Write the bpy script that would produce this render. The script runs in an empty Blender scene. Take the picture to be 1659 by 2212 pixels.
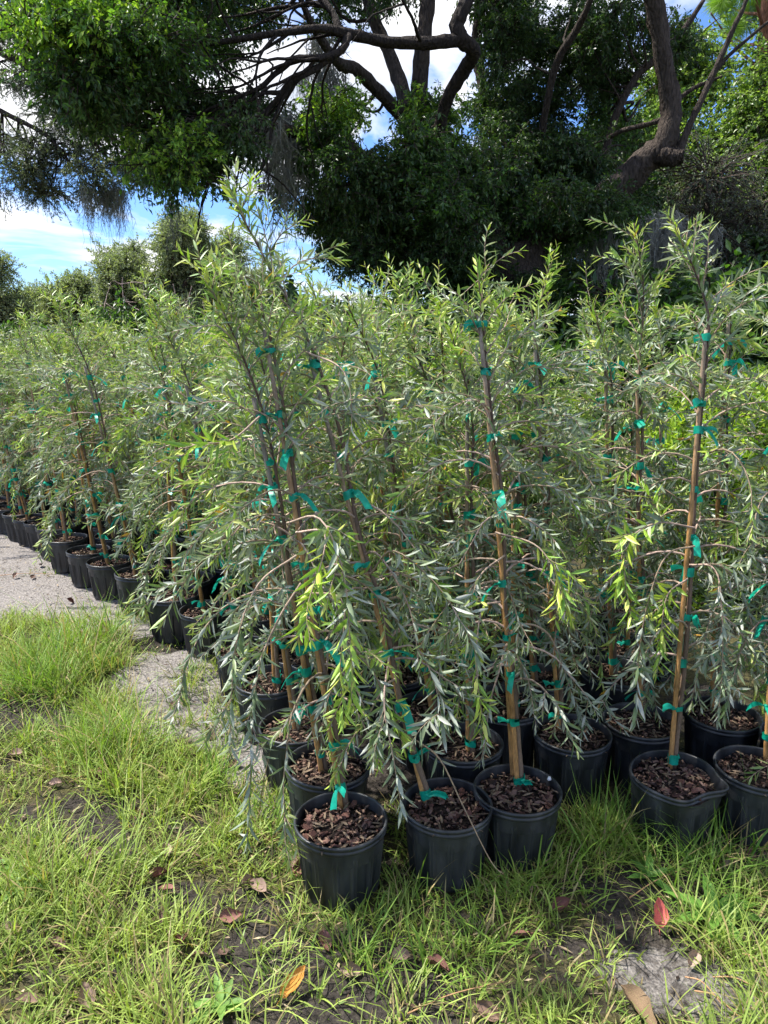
import bpy, math, time
import numpy as np
from mathutils import Vector, Matrix, Euler
T0 = time.time()
S = bpy.context.scene
COL = S.collection

# ------------------------------------------------------------------ camera, sky, sun, exposure
PITCH, FOC, CAMH = math.radians(13.0), 1600.0, 1.65        # FOC: in pixels of a 1659 x 2212 frame
cd = bpy.data.cameras.new('camera'); cam = bpy.data.objects.new('camera', cd); COL.objects.link(cam)
cam.location = (0, 0, CAMH); cam.rotation_euler = (math.pi / 2 - PITCH, 0, 0)
cd.sensor_fit = 'VERTICAL'; cd.sensor_height = 24.0; cd.lens = 24.0 * FOC / 2212.0
cd.clip_start = 0.05; cd.clip_end = 3000
S.camera = cam

SUN = Vector((-0.86, 0.30, 0)).normalized() * math.cos(math.radians(60)); SUN.z = math.sin(math.radians(60))
W = bpy.data.worlds.new('World'); S.world = W; W.use_nodes = True
nt = W.node_tree; nt.nodes.clear(); N = nt.nodes.new; LK = nt.links.new
out = N('ShaderNodeOutputWorld'); bg = N('ShaderNodeBackground'); bg.inputs[1].default_value = 0.12
sky = N('ShaderNodeTexSky'); sky.sky_type = 'NISHITA'; sky.sun_disc = False
sky.sun_elevation = math.radians(60); sky.sun_rotation = math.atan2(SUN.x, SUN.y); sky.dust_density = 0.6; sky.ozone_density = 2.5
tc = N('ShaderNodeTexCoord'); sx = N('ShaderNodeSeparateXYZ'); LK(tc.outputs['Generated'], sx.inputs[0])
za = N('ShaderNodeMath'); za.operation = 'MAXIMUM'; LK(sx.outputs['Z'], za.inputs[0]); za.inputs[1].default_value = 0.0
zb = N('ShaderNodeMath'); zb.operation = 'ADD'; LK(za.outputs[0], zb.inputs[0]); zb.inputs[1].default_value = 0.22
vd = N('ShaderNodeVectorMath'); vd.operation = 'DIVIDE'; LK(tc.outputs['Generated'], vd.inputs[0])
cx = N('ShaderNodeCombineXYZ')
for i in range(3): LK(zb.outputs[0], cx.inputs[i])
LK(cx.outputs[0], vd.inputs[1])
mp = N('ShaderNodeMapping'); mp.inputs['Location'].default_value = (2.35, 0.4, 0); LK(vd.outputs[0], mp.inputs[0])
nz = N('ShaderNodeTexNoise'); nz.inputs['Scale'].default_value = 1.45; nz.inputs['Detail'].default_value = 9; nz.inputs['Roughness'].default_value = 0.56
nz.inputs['Distortion'].default_value = 0.35
LK(mp.outputs[0], nz.inputs['Vector'])
rp = N('ShaderNodeValToRGB'); rp.color_ramp.elements[0].position = 0.475; rp.color_ramp.elements[1].position = 0.57
LK(nz.outputs['Fac'], rp.inputs[0])
nz2 = N('ShaderNodeTexNoise'); nz2.inputs['Scale'].default_value = 3.2; nz2.inputs['Detail'].default_value = 6; LK(mp.outputs[0], nz2.inputs['Vector'])
rp2 = N('ShaderNodeValToRGB'); e = rp2.color_ramp.elements
e[0].position = 0.30; e[0].color = (3.4, 3.7, 4.3, 1); e[1].position = 0.62; e[1].color = (6.2, 6.2, 6.3, 1)
LK(nz2.outputs['Fac'], rp2.inputs[0])
mx = N('ShaderNodeMix'); mx.data_type = 'RGBA'
tn = N('ShaderNodeVectorMath'); tn.operation = 'MULTIPLY'; tn.inputs[1].default_value = (.50, .68, 1.0); LK(sky.outputs[0], tn.inputs[0])
LK(rp.outputs[0], mx.inputs[0]); LK(tn.outputs[0], mx.inputs[6]); LK(rp2.outputs[0], mx.inputs[7])
LK(mx.outputs[2], bg.inputs[0]); LK(bg.outputs[0], out.inputs[0])

sl = bpy.data.lights.new('sun', 'SUN'); sun = bpy.data.objects.new('sun', sl); COL.objects.link(sun)
sl.energy = 4.2; sl.angle = math.radians(1.2); sl.color = (1.0, 0.955, 0.88)
sun.rotation_euler = SUN.to_track_quat('Z', 'Y').to_euler(); sun.location = (-8, 6, 30)
VS = S.view_settings; VS.view_transform = 'Standard'; VS.look = 'None'; VS.gamma = 1.0; VS.use_curve_mapping = False
VS.exposure = 1.05
S.render.engine = 'CYCLES'
CY = S.cycles; CY.use_denoising = True; CY.max_bounces = 5; CY.diffuse_bounces = 2; CY.glossy_bounces = 2; CY.transmission_bounces = 4
CY.transparent_max_bounces = 4; CY.caustics_reflective = False; CY.caustics_refractive = False; CY.sample_clamp_indirect = 6; CY.debug_use_spatial_splits = True; CY.use_light_tree = False; CY.adaptive_threshold = .02

# ------------------------------------------------------------------ helpers
def lin(r, g, b):
    f = lambda c: (c / 255 / 12.92) if c / 255 <= 0.04045 else ((c / 255 + 0.055) / 1.055) ** 2.4
    return np.array([f(r), f(g), f(b)])
def ray(u, v):
    x = (u - 829.5) / FOC; y = (1106 - v) / FOC
    return np.array([x, math.cos(PITCH) + y * math.sin(PITCH), -math.sin(PITCH) + y * math.cos(PITCH)])
def at(u, v, Y):
    d = ray(u, v); return np.array([0, 0, CAMH]) + d * (Y / d[1])
def gnd(u, v, z=0.0):
    d = ray(u, v); return np.array([0, 0, CAMH]) + d * ((z - CAMH) / d[2])
def nrmz(a):
    return a / np.maximum(np.linalg.norm(a, axis=-1, keepdims=True), 1e-9)

class Buf:
    """collects vertices, faces and a colour per vertex for one mesh"""
    def __init__(s): s.V = []; s.F = []; s.C = []; s.n = 0; s.M = []
    def add(s, V, F, C=None, m=0):
        V = np.asarray(V, float).reshape(-1, 3)
        if C is None: C = np.full((len(V), 3), 0.5)
        else: C = np.broadcast_to(np.asarray(C, float), (len(V), 3))
        for f in (F if isinstance(F, list) else [F]):
            f = np.asarray(f, int)
            if len(f): s.F.append(f + s.n); s.M.append(m)
        s.V.append(V); s.C.append(C); s.n += len(V)
    def mesh(s, name, mats, smooth=True):
        me = bpy.data.meshes.new(name)
        V = np.concatenate(s.V); C = np.concatenate(s.C)
        li = np.concatenate([f.ravel() for f in s.F]); ks = np.concatenate([np.full(len(f), f.shape[1]) for f in s.F])
        mi = np.concatenate([np.full(len(f), m) for f, m in zip(s.F, s.M)])
        me.vertices.add(len(V)); me.vertices.foreach_set('co', V.astype(np.float32).ravel())
        me.loops.add(len(li)); me.loops.foreach_set('vertex_index', li.astype(np.int32))
        me.polygons.add(len(ks)); st = np.concatenate([[0], np.cumsum(ks)[:-1]])
        me.polygons.foreach_set('loop_start', st.astype(np.int32))
        me.polygons.foreach_set('material_index', mi.astype(np.int32))
        me.polygons.foreach_set('use_smooth', np.full(len(ks), smooth, bool))
        me.update(calc_edges=True)
        a = me.attributes.new('col', 'FLOAT_COLOR', 'POINT')
        a.data.foreach_set('color', np.concatenate([C, np.ones((len(C), 1))], 1).astype(np.float32).ravel())
        for m in (mats if isinstance(mats, (list, tuple)) else [mats]): me.materials.append(m)
        return me
def obj(name, me, parent=None, **p):
    if isinstance(me, Buf): raise TypeError
    o = bpy.data.objects.new(name, me); COL.objects.link(o)
    if parent is not None: o.parent = parent
    for k, v in p.items(): o[k] = v
    return o
def thing(name, label, cat, loc, group=None):
    o = obj(name, None, None, label=label, category=cat); o.location = Vector(loc); o.empty_display_size = 0.1
    if group: o['group'] = group
    return o
def copy_tree(o, parent=None):
    c = o.copy(); COL.objects.link(c); c.parent = parent
    for ch in KIDS.get(o.name, []): copy_tree(ch, c)
    return c
KIDS = {}

def tube(P, R, s=6, cap=True):
    P = np.asarray(P, float); R = np.broadcast_to(np.asarray(R, float), (len(P),))
    T = nrmz(np.gradient(P, axis=0)); ref = np.array([0.31, 0.17, 0.93]) if abs(T[:, 2]).mean() < 0.75 else np.array([0.93, 0.3, 0.12])
    A = nrmz(np.cross(T, ref)); B = np.cross(T, A)
    th = np.arange(s) / s * 2 * np.pi
    V = P[:, None] + R[:, None, None] * (A[:, None] * np.cos(th)[None, :, None] + B[:, None] * np.sin(th)[None, :, None])
    k = len(P); i = np.arange(k - 1)[:, None] * s; j = np.arange(s)[None]; j2 = (j + 1) % s
    F = [np.stack([i + j, i + j2, i + s + j2, i + s + j], -1).reshape(-1, 4)]
    if cap: F.append(np.arange(s)[None, ::-1]); F.append((np.arange(s) + (k - 1) * s)[None])
    return V.reshape(-1, 3), F
def spline(P, n):
    """Catmull-Rom through the rows of P (any number of columns)"""
    P = np.asarray(P, float); Q = np.vstack([2 * P[0] - P[1], P, 2 * P[-1] - P[-2]])
    t = np.linspace(0, len(P) - 1, n); i = np.minimum(t.astype(int), len(P) - 2); f = (t - i)[:, None]
    a, b, c, d = Q[i], Q[i + 1], Q[i + 2], Q[i + 3]
    return 0.5 * (2 * b + (c - a) * f + (2 * a - 5 * b + 4 * c - d) * f ** 2 + (3 * b - a - 3 * c + d) * f ** 3)
def hi_leaf(pos, d, nr, L, Wd, bend, col, tipc=None):
    """lance-shaped folded leaves: 8 vertices, 8 triangles each"""
    n = len(pos); d = nrmz(d); nr = nrmz(nr - (nr * d).sum(1, keepdims=True) * d); sd = np.cross(d, nr)
    t = np.array([0, .30, .30, .30, .66, .66, .66, 1.0]); w = np.array([0, -.5, 0, .5, -.42, 0, .42, 0]); dz = np.array([0, .07, -.09, .07, .06, -.08, .06, 0])
    V = pos[:, None] + d[:, None] * (t * 1.0)[None, :, None] * L[:, None, None] + sd[:, None] * w[None, :, None] * Wd[:, None, None] \
        + nr[:, None] * (dz[None] * Wd[:, None] * 1.6 - bend[:, None] * t[None] ** 2 * L[:, None])[..., None]
    f = np.array([[0, 2, 1], [0, 3, 2], [1, 2, 5], [1, 5, 4], [2, 3, 6], [2, 6, 5], [4, 5, 7], [5, 6, 7]])
    F = (np.arange(n)[:, None, None] * 8 + f[None]).reshape(-1, 3)
    return V.reshape(-1, 3), F, np.repeat(col, 8, 0)
def lo_leaf(pos, d, nr, L, Wd, col):
    """simple folded leaves: 4 vertices, 2 triangles each"""
    n = len(pos); d = nrmz(d); nr = nrmz(nr - (nr * d).sum(1, keepdims=True) * d); sd = np.cross(d, nr)
    t = np.array([0, .45, 1, .45]); w = np.array([0, -.5, 0, .5]); z = np.array([0, .22, 0, .22])
    V = pos[:, None] + d[:, None] * t[None, :, None] * L[:, None, None] + (sd[:, None] * w[None, :, None] + nr[:, None] * z[None, :, None]) * Wd[:, None, None]
    f = np.array([[0, 2, 1], [0, 3, 2]])
    return V.reshape(-1, 3), (np.arange(n)[:, None, None] * 4 + f[None]).reshape(-1, 3), np.repeat(col, 4, 0)
_g = np.random.default_rng(5).random((256, 256))
def vnoise(x, y):
    xi = np.floor(x).astype(int); yi = np.floor(y).astype(int); fx = x - xi; fy = y - yi
    fx = fx * fx * (3 - 2 * fx); fy = fy * fy * (3 - 2 * fy); G = lambda a, b: _g[a % 256, b % 256]
    return (G(xi, yi) * (1 - fx) + G(xi + 1, yi) * fx) * (1 - fy) + (G(xi, yi + 1) * (1 - fx) + G(xi + 1, yi + 1) * fx) * fy
def fbm(x, y, o=4):
    s = 0; a = .5; t = 0
    for i in range(o): s = s + a * vnoise(x * 2 ** i + 17 * i, y * 2 ** i + 31 * i); t += a; a *= .55
    return s / t

# ------------------------------------------------------------------ materials
def material(name, rough=0.6, spec=0.3):
    m = bpy.data.materials.new(name); m.use_nodes = True; t = m.node_tree; b = t.nodes['Principled BSDF']
    b.inputs['Roughness'].default_value = rough; b.inputs['Specular IOR Level'].default_value = spec
    return m, t, b
def noise_mix(t, b, c1, c2, scale, lo=.35, hi=.65, detail=5, stretch=(1, 1, 1), bump=0, bscale=None, coord='Object', dist=0.01):
    tc = t.nodes.new('ShaderNodeTexCoord'); mp = t.nodes.new('ShaderNodeMapping'); mp.inputs['Scale'].default_value = stretch
    t.links.new(tc.outputs[coord], mp.inputs[0])
    n = t.nodes.new('ShaderNodeTexNoise'); n.inputs['Scale'].default_value = scale; n.inputs['Detail'].default_value = detail; t.links.new(mp.outputs[0], n.inputs['Vector'])
    r = t.nodes.new('ShaderNodeValToRGB'); r.color_ramp.elements[0].position = lo; r.color_ramp.elements[1].position = hi
    r.color_ramp.elements[0].color = (*c1, 1); r.color_ramp.elements[1].color = (*c2, 1)
    t.links.new(n.outputs['Fac'], r.inputs[0]); t.links.new(r.outputs[0], b.inputs['Base Color'])
    if bump:
        n2 = t.nodes.new('ShaderNodeTexNoise'); n2.inputs['Scale'].default_value = bscale or scale; n2.inputs['Detail'].default_value = 6
        t.links.new(mp.outputs[0], n2.inputs['Vector'])
        bp = t.nodes.new('ShaderNodeBump'); bp.inputs['Strength'].default_value = bump; bp.inputs['Distance'].default_value = dist
        t.links.new(n2.outputs['Fac'], bp.inputs['Height']); t.links.new(bp.outputs[0], b.inputs['Normal'])
    return r
def leaf_material(name, rough=.5, spec=.35, trans=.35, tint=(1.15, 1.2, .55)):
    m, t, b = material(name, rough, spec); L = t.links.new
    a = t.nodes.new('ShaderNodeAttribute'); a.attribute_name = 'col'
    tcn = t.nodes.new('ShaderNodeTexCoord'); nn = t.nodes.new('ShaderNodeTexNoise'); nn.inputs['Scale'].default_value = 35; L(tcn.outputs['Object'], nn.inputs['Vector'])
    mr = t.nodes.new('ShaderNodeMapRange'); mr.inputs['To Min'].default_value = .75; mr.inputs['To Max'].default_value = 1.25; L(nn.outputs['Fac'], mr.inputs[0])
    ml = t.nodes.new('ShaderNodeVectorMath'); ml.operation = 'SCALE'; L(a.outputs['Color'], ml.inputs[0]); L(mr.outputs[0], ml.inputs['Scale'])
    L(ml.outputs[0], b.inputs['Base Color'])
    tr = t.nodes.new('ShaderNodeBsdfTranslucent'); mt = t.nodes.new('ShaderNodeVectorMath'); mt.operation = 'MULTIPLY'; mt.inputs[1].default_value = tint
    L(ml.outputs[0], mt.inputs[0]); L(mt.outputs[0], tr.inputs[0])
    mx = t.nodes.new('ShaderNodeMixShader'); mx.inputs[0].default_value = trans; L(b.outputs[0], mx.inputs[1]); L(tr.outputs[0], mx.inputs[2])
    L(mx.outputs[0], t.nodes['Material Output'].inputs[0]); return m
def col_material(name, rough=.7, spec=.2, nscale=60, amp=.35, bump=0, stretch=(1, 1, 1), dist=.003):
    m, t, b = material(name, rough, spec); L = t.links.new
    a = t.nodes.new('ShaderNodeAttribute'); a.attribute_name = 'col'
    tcn = t.nodes.new('ShaderNodeTexCoord'); mp = t.nodes.new('ShaderNodeMapping'); mp.inputs['Scale'].default_value = stretch; L(tcn.outputs['Object'], mp.inputs[0])
    nn = t.nodes.new('ShaderNodeTexNoise'); nn.inputs['Scale'].default_value = nscale; nn.inputs['Detail'].default_value = 5; L(mp.outputs[0], nn.inputs['Vector'])
    mr = t.nodes.new('ShaderNodeMapRange'); mr.inputs['From Min'].default_value = .3; mr.inputs['From Max'].default_value = .7
    mr.inputs['To Min'].default_value = 1 - amp; mr.inputs['To Max'].default_value = 1 + amp; L(nn.outputs['Fac'], mr.inputs[0])
    ml = t.nodes.new('ShaderNodeVectorMath'); ml.operation = 'SCALE'; L(a.outputs['Color'], ml.inputs[0]); L(mr.outputs[0], ml.inputs['Scale'])
    L(ml.outputs[0], b.inputs['Base Color'])
    if bump:
        bp = t.nodes.new('ShaderNodeBump'); bp.inputs['Strength'].default_value = bump; bp.inputs['Distance'].default_value = dist
        L(nn.outputs['Fac'], bp.inputs['Height']); L(bp.outputs[0], b.inputs['Normal'])
    return m
M = {}
M['silver'] = leaf_material('silver_leaf', .42, .5, .24, (1.05, 1.2, .6))
M['tree_leaf'] = leaf_material('tree_leaf', .40, .5, .38, (1.2, 1.35, .5))
M['grass'] = leaf_material('grass_blade', .5, .35, .35, (1.1, 1.15, .5))
M['twig'] = col_material('twig_bark', .75, .2, 90, .3)
M['wood'] = col_material('stake_and_stem', .62, .3, 14, .3, .4, (30, 30, 3), .002)
M['bark'] = col_material('tree_bark', .85, .2, 16, .5, 1.0, (2.6, 2.6, .7), .05)
M['chip'] = col_material('bark_chip', .85, .15, 120, .3, .5)
M['dead'] = col_material('fallen_leaf', .7, .25, 60, .3, .3)
M['moss'] = leaf_material('spanish_moss', .9, .05, .25, (1, 1, .95))
m, t, b = material('pot_plastic', .40, .5)
noise_mix(t, b, (.010, .0115, .015), (.075, .078, .082), 16, .38, .78, 8, (1, 1, .22), .2, 140, dist=.001); M['pot'] = m
m, t, b = material('ribbon_plastic', .38, .4); noise_mix(t, b, (.004, .30, .19), (.010, .50, .34), 40, .3, .7); M['tie'] = m
tr = t.nodes.new('ShaderNodeBsdfTranslucent'); tr.inputs[0].default_value = (.02, .55, .40, 1); mxs = t.nodes.new('ShaderNodeMixShader'); mxs.inputs[0].default_value = .3
t.links.new(b.outputs[0], mxs.inputs[1]); t.links.new(tr.outputs[0], mxs.inputs[2]); t.links.new(mxs.outputs[0], t.nodes['Material Output'].inputs[0])
m, t, b = material('potting_soil', .95, .1); noise_mix(t, b, (.010, .008, .007), (.05, .035, .028), 70, .35, .7, 6, (1, 1, 1), .8, 90, dist=.006); M['soil'] = m
m, t, b = material('perlite', .8, .2); noise_mix(t, b, (.65, .65, .63), (.8, .8, .78), 200); M['perlite'] = m
# ground: sand, soil and thatch mixed by a map of where each lies (stored on the ground's own vertices)
m, t, b = material('ground', .93, .1); L = t.links.new
a = t.nodes.new('ShaderNodeAttribute'); a.attribute_name = 'col'; sp = t.nodes.new('ShaderNodeSeparateColor'); L(a.outputs['Color'], sp.inputs[0])
tcn = t.nodes.new('ShaderNodeTexCoord')
def gramp(scale, c1, c2, lo=.3, hi=.7):
    n = t.nodes.new('ShaderNodeTexNoise'); n.inputs['Scale'].default_value = scale; n.inputs['Detail'].default_value = 8; n.inputs['Roughness'].default_value = .65; L(tcn.outputs['Object'], n.inputs['Vector'])
    r = t.nodes.new('ShaderNodeValToRGB'); e = r.color_ramp.elements; e[0].position = lo; e[1].position = hi; e[0].color = (*c1, 1); e[1].color = (*c2, 1); L(n.outputs['Fac'], r.inputs[0]); return n, r
_, soil_r = gramp(70, (.012, .011, .010), (.085, .072, .062)); n_s, sand_r = gramp(90, (.10, .09, .085), (.40, .365, .335), .32, .64); _, thatch_r = gramp(90, (.022, .026, .010), (.15, .13, .06))
mxa = t.nodes.new('ShaderNodeMix'); mxa.data_type = 'RGBA'; nm = t.nodes.new('ShaderNodeTexNoise'); nm.inputs['Scale'].default_value = 26; nm.inputs['Detail'].default_value = 8; nm.inputs['Roughness'].default_value = .7; L(tcn.outputs['Object'], nm.inputs['Vector'])
def ragged(src, amp, gain):
    a1 = t.nodes.new('ShaderNodeMath'); a1.operation = 'MULTIPLY_ADD'; L(nm.outputs['Fac'], a1.inputs[0]); a1.inputs[1].default_value = amp; a1.inputs[2].default_value = -.5 * amp - .5
    a2 = t.nodes.new('ShaderNodeMath'); a2.operation = 'ADD'; L(src, a2.inputs[0]); L(a1.outputs[0], a2.inputs[1])
    a3 = t.nodes.new('ShaderNodeMath'); a3.operation = 'MULTIPLY_ADD'; a3.use_clamp = True; L(a2.outputs[0], a3.inputs[0]); a3.inputs[1].default_value = gain; a3.inputs[2].default_value = .5
    return a3.outputs[0]
L(ragged(sp.outputs[0], 1.6, 2.2), mxa.inputs[0]); L(soil_r.outputs[0], mxa.inputs[6]); L(sand_r.outputs[0], mxa.inputs[7])
mxb = t.nodes.new('ShaderNodeMix'); mxb.data_type = 'RGBA'; L(ragged(sp.outputs[1], 1.8, 2.0), mxb.inputs[0]); L(mxa.outputs[2], mxb.inputs[6]); L(thatch_r.outputs[0], mxb.inputs[7])
L(mxb.outputs[2], b.inputs['Base Color'])
nb = t.nodes.new('ShaderNodeTexNoise'); nb.inputs['Scale'].default_value = 90; nb.inputs['Detail'].default_value = 8; L(tcn.outputs['Object'], nb.inputs['Vector'])
bp = t.nodes.new('ShaderNodeBump'); bp.inputs['Strength'].default_value = 1; bp.inputs['Distance'].default_value = .015; L(nb.outputs['Fac'], bp.inputs['Height']); L(bp.outputs[0], b.inputs['Normal'])
M['ground'] = m

# ------------------------------------------------------------------ ground
def ell(x, y, cx, cy, rx, ry, soft=.35):
    d = np.sqrt(((x - cx) / rx) ** 2 + ((y - cy) / ry) ** 2)
    return np.clip((1 - d) / soft + .5, 0, 1)
BARE = []          # bare patches on the ground: centre, radii, how sandy
def bare_px(u, v, ru, rv, sand, k=1.0):
    c = gnd(u, v); ex = abs(gnd(u + ru, v)[0] - c[0]); ey = abs(gnd(u, v + rv)[1] - gnd(u, v - rv)[1]) / 2
    BARE.append((c[0], c[1], ex, ey, sand, k))
for a in [(120, 1195, 260, 42, 1, 1), (60, 1285, 330, 45, 1, 1), (210, 1320, 130, 35, 1, .85), (230, 1300, 110, 35, 1, .95), (320, 1350, 90, 28, .9, .8), (420, 1440, 55, 40, .8, .8), (330, 1465, 75, 45, .75, 1), (375, 1520, 95, 45, .6, .9), (320, 1580, 60, 30, .8, .8),
          (450, 1560, 60, 40, .7, .8), (540, 1650, 70, 60, .75, .9), (470, 1490, 60, 45, .75, .8), (565, 1740, 45, 35, .6, .7), (490, 1590, 60, 40, .7, .8), (195, 1845, 95, 45, .15, 1), (110, 1800, 70, 30, .1, .8), (420, 1790, 60, 25, .1, .7),
          (360, 1920, 80, 40, .05, .8), (540, 1935, 60, 20, .05, .6), (90, 2130, 90, 30, .3, .6), (330, 2130, 90, 25, .25, .5), (1500, 2125, 210, 70, .5, 1),
          (1250, 2040, 120, 30, .1, .7), (1560, 1860, 80, 25, .1, .6), (1000, 1985, 50, 16, .05, .5)]:
    bare_px(*a)
def ground_maps(x, y):
    wx = x + .16 * (fbm(x * 3.1, y * 3.1) - .5); wy = y + .16 * (fbm(x * 3.1 + 40, y * 3.1 + 9) - .5)
    bare = np.zeros_like(x); sand = np.zeros_like(x) + .12
    for cx_, cy_, rx, ry, s, k in BARE:
        e_ = ell(wx, wy, cx_, cy_, rx, ry) * k
        sand = np.where(e_ > bare, s, sand); bare = np.maximum(bare, e_)
    path = np.clip((y - 4.2 + .35 * (x + 2)) / .6, 0, 1) * np.clip((-.9 - x + (y - 3.8) * -1.0) / -.2 + 1, 0, 1) * (x < -.9)
    sand = np.maximum(sand, path * .9); 
    n = fbm(x * 2.6, y * 2.6); n2 = fbm(x * 9, y * 9, 3)
    dens = np.clip((n - .33) / .2, .16, 1) * np.clip(.35 + (n2 - .3) * 1.9, .2, 1) * (1 - bare) * (1 - .9 * path)
    return bare, sand, dens
def gheight(x, y):
    r = np.sqrt(x ** 2 + y ** 2); f = np.clip((14 - r) / 6, 0, 1)
    return f * (.045 * (fbm(x * 1.3, y * 1.3) - .5) + .018 * (fbm(x * 8, y * 8, 3) - .5))
def axis(a, b, fine, far):
    c = np.arange(a, b + 1e-6, fine); e1 = b + np.cumsum(np.geomspace(fine, far, 26)); e0 = a - np.cumsum(np.geomspace(fine, far, 26)); return np.concatenate([e0[::-1], c, e1])
xs = axis(-4.5, 2.8, .035, 320); ys = axis(.4, 7.6, .035, 320)
X, Y = np.meshgrid(xs, ys); b_, s_, d_ = ground_maps(X, Y); Z = gheight(X, Y)
B = Buf(); nx, ny = len(xs), len(ys); i = np.arange(ny - 1)[:, None] * nx + np.arange(nx - 1)[None]
th = np.clip(d_ * 1.15, 0, .85)
B.add(np.stack([X, Y, Z], -1), np.stack([i, i + 1, i + nx + 1, i + nx], -1).reshape(-1, 4), np.stack([s_, th, b_], -1).reshape(-1, 3))
obj('ground', B.mesh('ground', M['ground']), kind='structure', label='sandy nursery ground with bare soil patches and thin grass')

# ------------------------------------------------------------------ potted saplings
PH, PR0, PR1 = .24, .113, .140
def pot_buf(dent=False):
    B = Buf(); n = 224; th = np.arange(n) / n * 2 * np.pi
    zs = np.array([0, .004, .012, .03, .05, .08, .11, .135, .15, .158, .166, .174, .182, .192, .205, .2135])
    fl = 14; ph = (th * fl / (2 * np.pi)) % 1.0; q = np.abs(ph - .5) * 2
    rows = []
    for z in zs:
        r = PR0 + (PR1 - .004 - PR0) * z / PH - (.006 if z == 0 else 0)
        arch = .182 - .03 * (q / .72) ** 2
        g_ = np.where((q < .72) & (z > .02) & (z < arch), -.0075, 0) + np.where((np.abs(q - .84) < .12) & (z > .02) & (z < .184), .0042, 0)
        rows.append(np.stack([(r + g_) * np.cos(th), (r + g_) * np.sin(th), np.full(n, z)], -1))
    V = np.concatenate(rows); k = len(zs); i = np.arange(k - 1)[:, None] * n; j = np.arange(n)[None]; j2 = (j + 1) % n
    F = np.stack([i + j, i + j2, i + n + j2, i + n + j], -1).reshape(-1, 4)
    B.add(V, [F, np.arange(n)[None, ::-1]])
    prof = np.array([(PR1 - .0065, .2125), (PR1 + .0005, .2125), (PR1 + .0015, .216), (PR1 + .0015, .2215), (PR1 - .001, .2235), (PR1 - .001, .2275), (PR1 + .003, .2295), (PR1 + .0035, .2365), (PR1 + .001, .240), (PR1 - .004, .240), (PR1 - .0055, .236), (PR1 - .0065, .20), (PR1 - .010, .16)])
    R = Buf(); V = np.stack([prof[:, 0][:, None] * np.cos(th)[None], prof[:, 0][:, None] * np.sin(th)[None], np.repeat(prof[:, 1][:, None], n, 1)], -1).reshape(-1, 3)
    k = len(prof); i = np.arange(k - 1)[:, None] * n
    F = np.stack([i + j, i + j2, i + n + j2, i + n + j], -1).reshape(-1, 4); R.add(V, F)
    if dent:
        for U in (B, R):
            v = U.V[0]; a = np.arctan2(v[:, 1], v[:, 0]); f = np.clip(v[:, 2] / PH, 0, 1) ** 1.5
            k1 = np.exp(-((np.angle(np.exp(1j * (a + .55)))) / .28) ** 2) * .26 - np.exp(-((np.angle(np.exp(1j * (a + 1.25)))) / .4) ** 2) * .10 + .06 * np.cos(2 * (a - .6))
            v[:, 0] *= 1 + k1 * f; v[:, 1] *= 1 + k1 * f
            v[:, 2] -= f * .022 * np.exp(-((np.angle(np.exp(1j * (a + 1.5)))) / .6) ** 2)
    return B, R
PB, PRM = pot_buf(); POT = PB.mesh('pot', M['pot']); RIM = PRM.mesh('rim', M['pot'])
PB, PRM = pot_buf(True); POTD = PB.mesh('pot', M['pot']); RIMD = PRM.mesh('rim', M['pot'])
SOILZ = .205
def chip_buf(B, rg, n, rmax, smin, smax, z0=SOILZ):
    pal = np.array([lin(84, 62, 54), lin(60, 46, 42), lin(108, 84, 74), lin(44, 36, 34), lin(134, 110, 94)])
    for i in range(n):
        r = rmax * math.sqrt(rg.random()); a = rg.random() * 6.283; L_, W_, H_ = rg.uniform(smin, smax), rg.uniform(.35, .7), rg.uniform(.003, .008)
        chip(B, rg, (r * math.cos(a), r * math.sin(a), z0 + .004 + rg.random() * .008), L_, L_ * W_, H_, pal[rg.integers(5)])
CH = np.array([[-.5, -.35, -.5], [.1, -.5, -.5], [.5, -.1, -.5], [.25, .5, -.5], [-.4, .4, -.5], [-.45, -.3, .5], [.05, -.42, .4], [.42, -.08, .5], [.2, .42, .6], [-.36, .36, .45]])
CHF = [np.array([[4, 3, 2, 1, 0], [5, 6, 7, 8, 9]]), np.array([[0, 1, 6, 5], [1, 2, 7, 6], [2, 3, 8, 7], [3, 4, 9, 8], [4, 0, 5, 9]])]
def chip(B, rg, loc, L_, W_, H_, c):
    v = (CH + rg.normal(0, .06, CH.shape)) * np.array([L_, W_, H_])
    R = np.array(Euler((rg.normal(0, .35), rg.normal(0, .35), rg.random() * 6.28)).to_matrix())
    B.add(v @ R.T + np.array(loc), CHF, c * rg.uniform(.75, 1.2))
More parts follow.
